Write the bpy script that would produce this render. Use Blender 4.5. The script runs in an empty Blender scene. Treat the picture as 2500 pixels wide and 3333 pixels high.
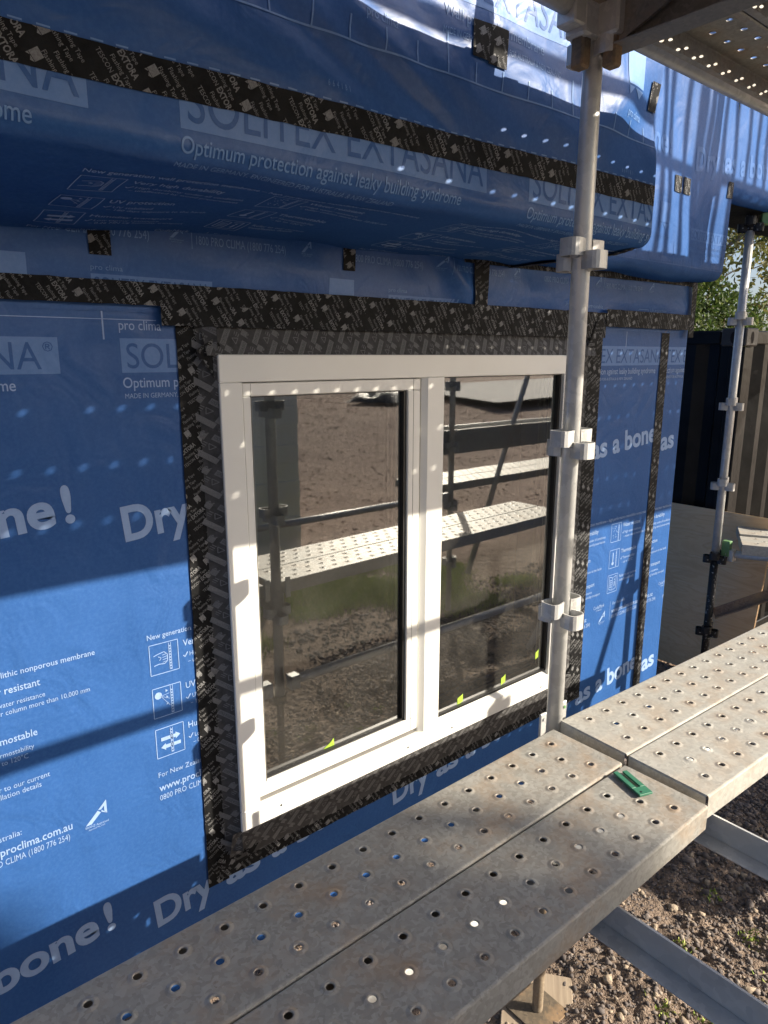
import bpy, math, random
import numpy as np
from mathutils import Vector, Matrix

scene = bpy.context.scene
COL = scene.collection
R = math.radians
rnd = random.Random(7)
nrng = np.random.default_rng(11)

# ------------------------------------------------------------------ camera, sky, sun, exposure
CAM = Vector((0.0, -2.0026, 0.0))          # z = 0 is the camera height, the wall is the plane y = 0
PITCH, HEAD = R(12.632), R(39.363)
cam = bpy.data.cameras.new('camera')
cam.sensor_fit = 'HORIZONTAL'; cam.sensor_width = 36.0
cam.lens = 2262.35 / 2500 * 36.0
cam.clip_start = 0.02; cam.clip_end = 2000
camo = bpy.data.objects.new('camera', cam); COL.objects.link(camo)
fw = Vector((math.sin(HEAD) * math.cos(PITCH), math.cos(HEAD) * math.cos(PITCH), -math.sin(PITCH)))
rt = Vector((math.cos(HEAD), -math.sin(HEAD), 0)); upv = rt.cross(fw)
m = Matrix((rt, upv, -fw)).transposed().to_4x4(); m.translation = CAM
camo.matrix_world = m
scene.camera = camo

TO_SUN = Vector((0.860, -1.0, 0.670)).normalized()
SUN_EL = math.asin(TO_SUN.z); SUN_AZ = math.atan2(TO_SUN.x, TO_SUN.y)
world = bpy.data.worlds.new('World'); scene.world = world; world.use_nodes = True
nt = world.node_tree; nt.nodes.clear()
sky = nt.nodes.new('ShaderNodeTexSky'); sky.sky_type = 'NISHITA'; sky.sun_disc = False
sky.sun_elevation = SUN_EL; sky.sun_rotation = SUN_AZ; sky.air_density = 0.75; sky.dust_density = 2.8; sky.ozone_density = 1.0
bg = nt.nodes.new('ShaderNodeBackground'); bg.inputs[1].default_value = 0.10
wo = nt.nodes.new('ShaderNodeOutputWorld')
nt.links.new(sky.outputs[0], bg.inputs[0]); nt.links.new(bg.outputs[0], wo.inputs[0])
sun = bpy.data.lights.new('sun', 'SUN'); sun.energy = 5.0; sun.angle = R(0.42); sun.color = (1.0, 0.895, 0.745)
suno = bpy.data.objects.new('sun', sun); COL.objects.link(suno)
suno.rotation_euler = TO_SUN.to_track_quat('Z', 'Y').to_euler(); suno.location = (6, -8, 6)
vs = scene.view_settings
scene.display_settings.display_device = 'sRGB'
vs.view_transform = 'Standard'; vs.look = 'None'; vs.exposure = 0.92; vs.gamma = 1.0; vs.use_curve_mapping = False
scene.render.engine = 'CYCLES'
scene.cycles.use_denoising = True
scene.cycles.max_bounces = 8; scene.cycles.transparent_max_bounces = 16
scene.cycles.sample_clamp_indirect = 6.0
scene.cycles.caustics_reflective = False; scene.cycles.caustics_refractive = False

ZG = -2.19                                  # ground level

# ------------------------------------------------------------------ object helpers
def link(o, parent=None):
    COL.objects.link(o)
    if parent is not None: o.parent = parent
    return o
def tag(o, label=None, cat=None, group=None, kind=None):
    if label: o['label'] = label
    if cat: o['category'] = cat
    if group: o['group'] = group
    if kind: o['kind'] = kind
    return o
def empty(name, loc=(0, 0, 0), rz=0.0, parent=None):
    o = bpy.data.objects.new(name, None); o.location = loc; o.rotation_euler = (0, 0, rz); o.empty_display_size = 0.1
    return link(o, parent)
def mesh_np(name, V, F, mat=None, smooth=False):
    me = bpy.data.meshes.new(name)
    if isinstance(V, np.ndarray): V = V.tolist()
    if isinstance(F, np.ndarray): F = F.tolist()
    me.from_pydata(V, [], F); me.update()
    if mat: me.materials.append(mat)
    if smooth: me.polygons.foreach_set('use_smooth', [True] * len(me.polygons))
    return me
def obj(name, me, parent=None, loc=None, rot=None):
    o = bpy.data.objects.new(name, me)
    if loc is not None: o.location = loc
    if rot is not None: o.rotation_euler = rot
    return link(o, parent)

class MB:
    """collects faces of one mesh"""
    def __init__(s): s.v = []; s.f = []
    def add(s, V, F):
        b = len(s.v); s.v += [tuple(map(float, q)) for q in V]; s.f += [tuple(i + b for i in q) for q in F]; return s
    def box(s, x0, x1, y0, y1, z0, z1, ch=0.0):
        if x0 > x1: x0, x1 = x1, x0
        if y0 > y1: y0, y1 = y1, y0
        if z0 > z1: z0, z1 = z1, z0
        if ch <= 0:
            V = [(x, y, z) for x in (x0, x1) for y in (y0, y1) for z in (z0, z1)]
            return s.add(V, [(0, 1, 3, 2), (4, 6, 7, 5), (0, 4, 5, 1), (2, 3, 7, 6), (0, 2, 6, 4), (1, 5, 7, 3)])
        lo = (x0, y0, z0); hi = (x1, y1, z1); V = []; idx = {}
        for a in range(8):
            sg = [(a >> k) & 1 for k in range(3)]
            for ax in range(3):
                p = []
                for k in range(3):
                    e = hi[k] if sg[k] else lo[k]
                    if k != ax: e += -ch if sg[k] else ch
                    p.append(e)
                idx[(a, ax)] = len(V); V.append(tuple(p))
        F = []
        for ax in range(3):
            o1, o2 = [k for k in range(3) if k != ax]
            for sd in (0, 1):
                q = []
                for b1, b2 in ((0, 0), (1, 0), (1, 1), (0, 1)):
                    q.append(idx[((sd << ax) | (b1 << o1) | (b2 << o2), ax)])
                F.append(tuple(q))
        for ax in range(3):
            o1, o2 = [k for k in range(3) if k != ax]
            for b1 in (0, 1):
                for b2 in (0, 1):
                    a0 = (b1 << o1) | (b2 << o2); a1 = a0 | (1 << ax)
                    F.append((idx[(a0, o1)], idx[(a1, o1)], idx[(a1, o2)], idx[(a0, o2)]))
        for a in range(8): F.append((idx[(a, 0)], idx[(a, 1)], idx[(a, 2)]))
        return s.add(V, F)
    def tube(s, pts, rad, seg=16, caps=True):
        pts = [Vector(q) for q in pts]; n = len(pts)
        rs = rad if isinstance(rad, (list, tuple)) else [rad] * n
        V = []; F = []
        ref = None
        for i in range(n):
            d = (pts[min(i + 1, n - 1)] - pts[max(i - 1, 0)]).normalized()
            if ref is None:
                ref = Vector((0, 0, 1)) if abs(d.z) < 0.9 else Vector((1, 0, 0))
            a = d.cross(ref).normalized(); b = d.cross(a).normalized(); ref = b.cross(d) * 1.0
            ref = b
            for k in range(seg):
                t = 2 * math.pi * k / seg
                V.append(pts[i] + (a * math.cos(t) + b * math.sin(t)) * rs[i])
            ref = Vector((0, 0, 1)) if abs(d.z) < 0.9 else Vector((1, 0, 0))
        for i in range(n - 1):
            for k in range(seg):
                k2 = (k + 1) % seg
                F.append((i * seg + k, i * seg + k2, (i + 1) * seg + k2, (i + 1) * seg + k))
        if caps:
            F.append(tuple(range(seg))[::-1]); F.append(tuple((n - 1) * seg + k for k in range(seg)))
        return s.add(V, F)
    def mesh(s, name, mat=None, smooth=False):
        me = mesh_np(name, s.v, s.f, mat)
        if smooth:
            for p in me.polygons: p.use_smooth = len(p.vertices) == 4
        return me
    def build(s, name, mat, parent=None, smooth=False, loc=None, rot=None):
        return obj(name, s.mesh(name, mat, smooth), parent, loc, rot)

# ------------------------------------------------------------------ materials
class N:
    def __init__(s, name):
        s.m = bpy.data.materials.new(name); s.m.use_nodes = True
        s.t = s.m.node_tree; s.b = s.t.nodes['Principled BSDF']; s.o = s.t.nodes['Material Output']
        s._c = None
    def n(s, typ, **kw):
        q = s.t.nodes.new(typ)
        for k, v in kw.items():
            if k.startswith('i_'): q.inputs[k[2:].replace('_', ' ')].default_value = v
            else: setattr(q, k, v)
        return q
    def l(s, a, b): s.t.links.new(a, b)
    @property
    def co(s):
        if s._c is None: s._c = s.n('ShaderNodeTexCoord').outputs['Object']
        return s._c
    def noise(s, scale, detail=4, rough=0.55, co=None, dist=0.0):
        q = s.n('ShaderNodeTexNoise'); q.inputs['Scale'].default_value = scale; q.inputs['Detail'].default_value = detail
        q.inputs['Roughness'].default_value = rough; q.inputs['Distortion'].default_value = dist
        s.l(co or s.co, q.inputs['Vector']); return q.outputs['Fac']
    def voro(s, scale, out='Distance', co=None, feature='F1'):
        q = s.n('ShaderNodeTexVoronoi'); q.feature = feature; q.inputs['Scale'].default_value = scale
        s.l(co or s.co, q.inputs['Vector']); return q.outputs[out]
    def ramp(s, fac, stops):
        q = s.n('ShaderNodeValToRGB'); e = q.color_ramp.elements
        while len(e) < len(stops): e.new(0.5)
        for a, (p, c) in zip(e, stops):
            a.position = p; a.color = (*c, 1) if len(c) == 3 else c
        s.l(fac, q.inputs[0]); return q.outputs[0]
    def rampf(s, fac, a, b):
        return s.ramp(fac, [(a, (0, 0, 0)), (b, (1, 1, 1))])
    def mix(s, fac, a, b, mode='MIX'):
        q = s.n('ShaderNodeMix', data_type='RGBA', blend_type=mode)
        for val, sock in ((fac, q.inputs['Factor']), (a, q.inputs['A']), (b, q.inputs['B'])):
            pass
        def put(val, idx):
            sock = q.inputs[idx]
            if isinstance(val, (int, float)): sock.default_value = val
            elif isinstance(val, tuple): sock.default_value = (*val, 1) if len(val) == 3 else val
            else: s.l(val, sock)
        put(fac, 0); put(a, 6); put(b, 7)
        return q.outputs[2]
    def math(s, op, a, b=0.0):
        q = s.n('ShaderNodeMath', operation=op)
        for i, v in enumerate((a, b)):
            if isinstance(v, (int, float)): q.inputs[i].default_value = v
            else: s.l(v, q.inputs[i])
        return q.outputs[0]
    def bump(s, h, strength=0.3, dist=0.01, prev=None):
        q = s.n('ShaderNodeBump'); q.inputs['Strength'].default_value = strength; q.inputs['Distance'].default_value = dist
        s.l(h, q.inputs['Height'])
        if prev is not None: s.l(prev, q.inputs['Normal'])
        s.l(q.outputs[0], s.b.inputs['Normal']); return q.outputs[0]
    def set(s, col=None, rough=None, metal=None, spec=None):
        for v, k in ((col, 'Base Color'), (rough, 'Roughness'), (metal, 'Metallic'), (spec, 'Specular IOR Level')):
            if v is None: continue
            if isinstance(v, tuple): s.b.inputs[k].default_value = (*v, 1)
            elif isinstance(v, (int, float)): s.b.inputs[k].default_value = v
            else: s.l(v, s.b.inputs[k])
        return s

def m_membrane(name, c1, c2, c3):
    """matt fleece-faced membrane (and the ink on it): diffuse colour under a thin dull sheen, slack ripples"""
    q = N(name); q.t.nodes.remove(q.b)
    a = q.noise(3.0, 4); b = q.noise(95, 4, .7)
    col = q.mix(q.rampf(a, .3, .7), c1, c2)
    col = q.mix(q.math('MULTIPLY', q.rampf(b, .42, .72), .4), col, c3)
    mp = q.n('ShaderNodeMapping'); mp.inputs['Scale'].default_value = (1.0, 1.0, .38); q.l(q.co, mp.inputs[0])
    def bmp(h, st, d, prev=None):
        k = q.n('ShaderNodeBump'); k.inputs['Strength'].default_value = st; k.inputs['Distance'].default_value = d; q.l(h, k.inputs['Height'])
        if prev is not None: q.l(prev, k.inputs['Normal'])
        return k.outputs[0]
    n1 = bmp(q.noise(420, 2), .12, .002); n2 = bmp(q.noise(5, 3, .5, dist=1.4), .34, .02, n1); n3 = bmp(q.noise(4.2, 2, .4, co=mp.outputs[0], dist=.6), .40, .025, n2)
    df = q.n('ShaderNodeBsdfDiffuse'); q.l(col, df.inputs['Color']); q.l(n3, df.inputs['Normal'])
    out = df.outputs[0]
    for ro, fc in ((.50, .010), (.34, .022)):
        g = q.n('ShaderNodeBsdfGlossy'); g.inputs['Roughness'].default_value = ro; q.l(n3, g.inputs['Normal'])
        mx = q.n('ShaderNodeMixShader'); mx.inputs[0].default_value = fc; q.l(out, mx.inputs[1]); q.l(g.outputs[0], mx.inputs[2]); out = mx.outputs[0]
    q.l(out, q.o.inputs['Surface'])
    return q.m
def m_flat(name, col, rough=.5, metal=0.0, spec=.5, var=.15, vs=30, bump=0.0, bs=200):
    q = N(name)
    a = q.noise(vs, 4)
    c1 = tuple(min(1, x * (1 - var)) for x in col); c2 = tuple(min(1, x * (1 + var)) for x in col)
    q.set(q.mix(q.rampf(a, .3, .7), c1, c2), rough, metal, spec)
    if bump: q.bump(q.noise(bs, 3), bump, .003)
    return q.m
def m_tape(name, col, crink=.5):
    q = N(name)
    a = q.noise(25, 5, .65); w = q.noise(90, 3, .6, dist=.8)
    c = q.mix(q.rampf(a, .35, .8), col, tuple(x * 1.9 + .004 for x in col))
    q.set(c, .6, 0, .10); n1 = q.bump(w, crink, .003); q.bump(q.noise(18, 2), .35, .008, n1)
    return q.m
def m_galv(name, dark=(.26, .265, .26), light=(.44, .44, .425), rust=.5, metal=.22, rough=.5, sc=115):
    q = N(name)
    v = q.n('ShaderNodeTexVoronoi'); v.inputs['Scale'].default_value = sc
    nz = q.n('ShaderNodeTexNoise'); nz.inputs['Scale'].default_value = 40; q.l(q.co, nz.inputs['Vector'])
    va = q.n('ShaderNodeVectorMath', operation='SCALE'); q.l(nz.outputs['Color'], va.inputs[0]); va.inputs['Scale'].default_value = .03
    vb = q.n('ShaderNodeVectorMath', operation='ADD'); q.l(q.co, vb.inputs[0]); q.l(va.outputs[0], vb.inputs[1]); q.l(vb.outputs[0], v.inputs['Vector'])
    sep = q.n('ShaderNodeSeparateColor'); q.l(v.outputs['Color'], sep.inputs[0])
    sp = q.math('ADD', q.math('MULTIPLY', sep.outputs[0], .45), q.math('MULTIPLY', q.noise(7, 5, .65), .62))
    c = q.mix(q.rampf(sp, .2, .85), dark, light)
    r1 = q.rampf(q.noise(5.5, 6, .68), .50, .72)
    c = q.mix(q.math('MULTIPLY', r1, rust), c, (.46, .29, .15))
    r2 = q.rampf(q.noise(17, 5, .7), .66, .74)
    c = q.mix(q.math('MULTIPLY', r2, rust * 1.2), c, (.16, .085, .045))
    st = q.n('ShaderNodeAttribute'); st.attribute_name = 'stain'
    c = q.mix(q.math('MULTIPLY', q.math('MULTIPLY', st.outputs['Fac'], q.rampf(q.noise(48, 4, .65), .25, .65)), .8), c, (.40, .24, .12))
    q.set(c, q.math('ADD', q.math('MULTIPLY', sp, .25), rough - .12), metal, .5)
    n1 = q.bump(q.noise(300, 2), .06, .001); q.bump(q.noise(14, 3), .12, .006, n1)
    return q.m
def m_ply():
    q = N('plywood_face')
    mp = q.n('ShaderNodeMapping'); mp.inputs['Scale'].default_value = (1, .5, 2.6); q.l(q.co, mp.inputs[0])
    f = q.noise(2.6, 5, .55, co=mp.outputs[0], dist=1.6)
    c = q.ramp(f, [(.30, (.74, .47, .24)), (.44, (.84, .57, .31)), (.50, (.86, .60, .34)), (.53, (.78, .51, .27)), (.60, (.88, .63, .37)), (.72, (.80, .54, .30))])
    q.set(c, .6); return q.m
def m_wood(name, a, b):
    q = N(name); mp = q.n('ShaderNodeMapping'); mp.inputs['Scale'].default_value = (3, 60, 60); q.l(q.co, mp.inputs[0])
    q.set(q.mix(q.rampf(q.noise(1, 5, .6, co=mp.outputs[0]), .3, .7), a, b), .75); q.bump(q.noise(1, 5, .6, co=mp.outputs[0]), .4, .003); return q.m
def m_black_paint():
    q = N('chipped_black_paint')
    f = q.rampf(q.noise(55, 4, .6), .60, .66)
    q.set(q.mix(f, (.012, .012, .013), (.42, .42, .40)), .5, .1, .5); q.bump(f, .3, .001); return q.m
def m_container():
    q = N('charcoal_container_paint')
    c = q.mix(q.rampf(q.noise(5, 5, .6), .35, .75), (.009, .0092, .0095), (.019, .0188, .0185))
    c = q.mix(q.math('MULTIPLY', q.rampf(q.noise(22, 4, .7), .68, .76), .6), c, (.14, .08, .05))
    q.set(c, .36, 0, .18); q.bump(q.noise(5, 3), .3, .03); return q.m
def m_glass():
    q = N('window_glass'); q.t.nodes.remove(q.b)
    g = q.n('ShaderNodeBsdfGlossy'); g.inputs['Roughness'].default_value = 0.022; bw = q.n('ShaderNodeBump'); bw.inputs['Strength'].default_value = .010; bw.inputs['Distance'].default_value = .02; q.l(q.noise(2.6, 2), bw.inputs['Height']); q.l(bw.outputs[0], g.inputs['Normal']); g.inputs['Color'].default_value = (.93, .95, .94, 1)
    tr = q.n('ShaderNodeBsdfTransparent'); tr.inputs['Color'].default_value = (.80, .86, .83, 1)
    fr = q.n('ShaderNodeFresnel'); fr.inputs['IOR'].default_value = 1.9
    fac = q.math('MULTIPLY', fr.outputs[0], 2.3)
    mx = q.n('ShaderNodeMixShader'); q.l(fac, mx.inputs[0]); q.l(tr.outputs[0], mx.inputs[1]); q.l(g.outputs[0], mx.inputs[2])
    # dust and dried drops sitting on the outer face
    v = q.voro(150, 'Distance'); d = q.ramp(v, [(.0, (1, 1, 1)), (.10, (1, 1, 1)), (.15, (0, 0, 0))])
    keep = q.rampf(q.noise(95, 2), .52, .60)
    film = q.math('MULTIPLY', q.rampf(q.noise(4, 4, .6), .25, .75), .065)
    sp = q.math('MULTIPLY', q.math('MULTIPLY', d, keep), .5)
    gz = q.n('ShaderNodeSeparateXYZ'); q.l(q.co, gz.inputs[0])
    low = q.math('MULTIPLY', q.ramp(gz.outputs['Z'], [(0.0, (1, 1, 1)), (1.0, (1, 1, 1))]), 1.0)
    mr = q.n('ShaderNodeMapRange'); mr.inputs['From Min'].default_value = -.35; mr.inputs['From Max'].default_value = -.9
    q.l(gz.outputs['Z'], mr.inputs['Value'])
    dust = q.math('ADD', q.math('MULTIPLY', q.math('ADD', sp, film), mr.outputs[0]), .012)
    df = q.n('ShaderNodeBsdfDiffuse'); df.inputs['Color'].default_value = (.55, .52, .47, 1)
    mx2 = q.n('ShaderNodeMixShader'); q.l(dust, mx2.inputs[0]); q.l(mx.outputs[0], mx2.inputs[1]); q.l(df.outputs[0], mx2.inputs[2])
    q.l(mx2.outputs[0], q.o.inputs['Surface']); return q.m
def m_ground():
    q = N('bare_ground'); geo = q.n('ShaderNodeNewGeometry'); pos = geo.outputs['Position']
    xyz = q.n('ShaderNodeSeparateXYZ'); q.l(pos, xyz.inputs[0])
    wob = q.noise(.9, 4, .6, co=pos)
    y = q.math('ADD', xyz.outputs['Y'], q.math('MULTIPLY', q.math('SUBTRACT', wob, .5), 2.2))
    fine = q.noise(28, 6, .7, co=pos); mid = q.noise(1.6, 7, .7, co=pos)
    soil = q.mix(q.rampf(fine, .3, .7), (.19, .14, .11), (.42, .325, .25))
    mulch = q.mix(q.rampf(fine, .32, .68), (.26, .18, .145), (.62, .48, .39))
    mulch = q.mix(q.math('MULTIPLY', q.rampf(mid, .5, .72), .5), mulch, (.62, .48, .36))
    fac = q.n('ShaderNodeMapRange'); fac.inputs['From Min'].default_value = -3.0; fac.inputs['From Max'].default_value = -4.2
    q.l(y, fac.inputs['Value'])
    c = q.mix(fac.outputs[0], soil, mulch)
    q.set(c, .95, 0, .2)
    n1 = q.bump(q.noise(70, 5, .7, co=pos), .8, .02); q.bump(q.noise(9, 5, .7, co=pos), .9, .10, n1)
    return q.m

MM = m_membrane('blue_membrane', (.025, .092, .285), (.032, .110, .330), (.066, .165, .42))
INK = m_membrane('pale_blue_ink', (.27, .40, .66), (.31, .44, .70), (.36, .48, .74))
INKB = m_membrane('screened_blue_ink', (.105, .215, .48), (.125, .245, .52), (.17, .29, .57))
INKM = m_membrane('half_screened_blue_ink', (.15, .28, .55), (.17, .31, .58), (.22, .35, .62))
INKF = m_membrane('faint_blue_ink', (.052, .135, .36), (.062, .155, .40), (.10, .20, .46))
INKD = MM
TAPE = m_tape('black_flashing_tape', (.0085, .0088, .0095))
TINK = m_flat('grey_tape_ink', (.20, .202, .205), .6, spec=.15, var=.3, vs=300)
CONT = m_tape('dark_grey_fleece_tape', (.058, .057, .057), .3)
CINK = m_flat('mid_grey_ink', (.175, .175, .175), .6, spec=.15, var=.2, vs=300)
CDRK = m_flat('dark_grey_ink', (.055, .055, .056), .6)
WHITE = m_flat('cream_white_frame', (.84, .835, .79), .32, var=.03, vs=3, spec=.5, bump=.03, bs=60)
GASK = m_flat('black_gasket', (.012, .012, .013), .45)
SPACER = m_flat('warm_edge_spacer', (.18, .18, .17), .5)
GLASS = m_glass()
GALV = m_galv('galvanised_deck', (.265, .257, .228), (.43, .42, .385), rust=.50, metal=.10)
GALVC = m_galv('clean_galvanised_deck', (.38, .37, .335), (.54, .53, .48), rust=.34, metal=.12)
TUBE = m_galv('galvanised_tube', (.52, .53, .525), (.70, .70, .68), rust=.08, metal=.30, rough=.36, sc=45)
CUP = m_galv('galvanised_pressing', (.48, .485, .475), (.66, .655, .63), rust=.18, metal=.3, rough=.45, sc=60)
RUST = m_galv('rusty_wedge', (.10, .08, .06), (.20, .16, .11), rust=.9, metal=.1, rough=.75)
RUSTANG = m_galv('rusty_angle', (.20, .12, .08), (.34, .24, .17), rust=1.0, metal=.1, rough=.75)
BLKP = m_black_paint()
DKST = m_galv('dull_steel', (.16, .16, .155), (.27, .265, .25), rust=.35, metal=.25)
GREENP = m_flat('green_paint', (.15, .30, .13), .5)
LIME = m_flat('lime_masking_tape', (.36, .56, .06), .6, var=.08)
PACK = m_flat('green_plastic_packer', (.045, .19, .115), .5, var=.08)
PLY = m_ply(); PLYE = m_wood('plywood_edge', (.30, .2, .12), (.5, .36, .22))
BOARD = m_wood('weathered_board', (.28, .22, .16), (.42, .34, .25))
CONTN = m_container()
GROUND = m_ground()
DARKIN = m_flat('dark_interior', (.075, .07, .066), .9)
SCREW = m_flat('screw_steel', (.10, .10, .10), .4, .7)

# ------------------------------------------------------------------ flat print: triangle soups (N,3,2) in sheet metres
_tc = {}
def _text(s, off=0.0, shear=0.0, res=2):
    k = (s, off, shear, res)
    if k in _tc: return _tc[k]
    cu = bpy.data.curves.new('t', 'FONT'); cu.body = s; cu.resolution_u = res; cu.size = 1.0; cu.offset = off; cu.shear = shear
    ob = bpy.data.objects.new('t', cu)
    me = ob.to_mesh(); me.calc_loop_triangles()
    v = np.empty(len(me.vertices) * 3); me.vertices.foreach_get('co', v); v = v.reshape(-1, 3)[:, :2]
    t = np.empty(len(me.loop_triangles) * 3, dtype=np.int32); me.loop_triangles.foreach_get('vertices', t); t = t.reshape(-1, 3)
    tri = v[t] if len(t) else np.zeros((0, 3, 2))
    ob.to_mesh_clear(); bpy.data.objects.remove(ob); bpy.data.curves.remove(cu)
    _tc[k] = tri; return tri
_h = _text('H'); CAPH = _h[:, :, 1].max() - _h[:, :, 1].min()
def T(s, x, y, cap, width=None, rot=0.0, shear=0.0, bold=0.0, sx=1.0, right=False):
    t = _text(s, bold, shear, 6 if cap > .025 else 2).copy()
    if len(t) == 0: return t
    x0, x1 = t[:, :, 0].min(), t[:, :, 0].max()
    t[:, :, 0] -= x0
    k = cap / CAPH; kx = k * sx if width is None else width / (x1 - x0)
    t[:, :, 0] *= kx; t[:, :, 1] *= k
    if right: t[:, :, 0] -= (x1 - x0) * kx
    return place(t, x, y, rot)
def place(t, x, y, rot=0.0):
    t = t.copy()
    if rot:
        c, s = math.cos(rot), math.sin(rot)
        a = t[:, :, 0] * c - t[:, :, 1] * s; b = t[:, :, 0] * s + t[:, :, 1] * c
        t[:, :, 0] = a; t[:, :, 1] = b
    t[:, :, 0] += x; t[:, :, 1] += y
    return t
def rect(x0, y0, x1, y1):
    return np.array([[(x0, y0), (x1, y0), (x1, y1)], [(x0, y0), (x1, y1), (x0, y1)]], float)
def line(x0, y0, x1, y1, w):
    d = np.array((x1 - x0, y1 - y0)); L = np.hypot(*d)
    n = np.array((-d[1], d[0])) / L * w / 2; a = np.array((x0, y0)); b = np.array((x1, y1))
    return np.array([[a - n, b - n, b + n], [a - n, b + n, a + n]])
def poly(pts):
    return np.array([[pts[0], pts[i], pts[i + 1]] for i in range(1, len(pts) - 1)], float)
def pline(pts, w): return cat(*[line(*pts[i], *pts[i + 1], w) for i in range(len(pts) - 1)])
def oline(x0, y0, x1, y1, w): return pline([(x0, y0), (x1, y0), (x1, y1), (x0, y1), (x0, y0)], w)
def disc(x, y, r, n=12): return poly([(x + r * math.cos(2 * math.pi * k / n), y + r * math.sin(2 * math.pi * k / n)) for k in range(n)])
def cat(*a):
    a = [q for q in a if len(q)]
    return np.concatenate(a) if a else np.zeros((0, 3, 2))
def clip_half(t, ax, val, keep_ge):
    """clip a soup against one axis-aligned half plane"""
    if len(t) == 0: return t
    d = (t[:, :, ax] - val) * (1 if keep_ge else -1)
    ins = (d >= 0).all(1); out = (d < 0).all(1)
    res = [t[ins]]; cr = np.where(~ins & ~out)[0]; extra = []
    for i in cr:
        P = t[i]; D = d[i]; o = []
        for k in range(3):
            a, b = P[k], P[(k + 1) % 3]; da, db = D[k], D[(k + 1) % 3]
            if da >= 0: o.append(a)
            if (da >= 0) != (db >= 0): o.append(a + (b - a) * (da / (da - db)))
        for k in range(1, len(o) - 1): extra.append((o[0], o[k], o[k + 1]))
    if extra: res.append(np.array(extra))
    return np.concatenate(res)
def clip(t, u0, v0, u1, v1):
    t = clip_half(t, 0, u0, True); t = clip_half(t, 0, u1, False); t = clip_half(t, 1, v0, True); return clip_half(t, 1, v1, False)
def refine(t, L):
    for _ in range(24):
        e = np.linalg.norm(t - np.roll(t, -1, 1), axis=2); k = e.argmax(1); big = e.max(1) > L
        if not big.any(): break
        keep = t[~big]; b = t[big]; kb = k[big]; r = np.arange(len(b))
        p0 = b[r, kb]; p1 = b[r, (kb + 1) % 3]; p2 = b[r, (kb + 2) % 3]; mid = (p0 + p1) / 2
        t = np.concatenate([keep, np.stack([p0, mid, p2], 1), np.stack([mid, p1, p2], 1)])
    return t
def soup(name, t, surf, off, mat, parent, L=None):
    if L: t = refine(t, L)
    if len(t) == 0: return None
    P = surf(t[:, :, 0].ravel(), t[:, :, 1].ravel(), off)
    n = len(P)
    me = bpy.data.meshes.new(name)
    me.vertices.add(n); me.vertices.foreach_set('co', P.astype(np.float32).ravel())
    me.loops.add(n); me.loops.foreach_set('vertex_index', np.arange(n, dtype=np.int32))
    me.polygons.add(n // 3); me.polygons.foreach_set('loop_start', np.arange(0, n, 3, dtype=np.int32))
    me.polygons.foreach_set('loop_total', np.full(n // 3, 3, dtype=np.int32))
    me.update(calc_edges=True); me.materials.append(mat)
    return obj(name, me, parent)
def sheet(name, surf, u0, u1, v0, v1, nu, nv, off, mat, parent, smooth=True, vlist=None, jag=0.0):
    us = np.linspace(u0, u1, nu + 1); vsr = np.linspace(v0, v1, nv + 1) if vlist is None else np.asarray(vlist)
    nv = len(vsr) - 1
    U, Vv = np.meshgrid(us, vsr)
    if jag:
        Vv = Vv.copy(); Vv[0] += nrng.normal(0, jag, nu + 1); Vv[-1] += nrng.normal(0, jag, nu + 1)
    P = surf(U.ravel(), Vv.ravel(), off)
    F = [(j * (nu + 1) + i, j * (nu + 1) + i + 1, (j + 1) * (nu + 1) + i + 1, (j + 1) * (nu + 1) + i) for j in range(nv) for i in range(nu)]
    return obj(name, mesh_np(name, P, F, mat, smooth), parent)

# ------------------------------------------------------------------ print designs
LOGO = cat(rect(0, .34, .66, 1.0), poly([(.0, .30), (.0, .12), (.22, .30)]), poly([(.25, .30), (.45, .12), (.66, .30)]))
def logo(x, y, s, rot=0): return place(LOGO * s, x, y, rot)
TH = R(-57)
def tape_soup(L, W, seed=0, flip=False):
    """flashing tape lettering running at a slant along a strip of length L and width W"""
    r = random.Random(seed); out = []
    per = .235; step = .0215; reach = W / abs(math.sin(TH)) + .02
    ua = cat(T('TESCON', 0, 0, .0094, .041), T('EXTORA', .046, -.0010, .0125, .050, bold=.030), logo(.115, -.010, .027), T('Flashing Tape', .160, 0, .0088, .058))
    ub = cat(T('Flashing Tape', .02, 0, .0088, .058), T('Flashing Tape', .150, 0, .0088, .058))
    unit = ua; fl2 = ub
    n = int((L + 2 * reach) / step) + 2
    for j in range(n):
        s0 = -reach + j * step; base = unit if j % 2 == 0 else fl2
        p = per
        o0 = (j * .0917 + .013 * seed) % p
        k = -1
        while True:
            d = k * p + o0
            if d > reach: break
            if d + p > 0:
                out.append(place(base, s0 + d * math.cos(TH), W + .004 + d * math.sin(TH), TH))
            k += 1
    t = clip(cat(*out), 0.0, .0005, L, W - .0005)
    if flip: t = t[:, ::-1].copy(); t[:, :, 0] = L - t[:, :, 0]; t[:, :, 1] = W - t[:, :, 1]
    return t
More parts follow.
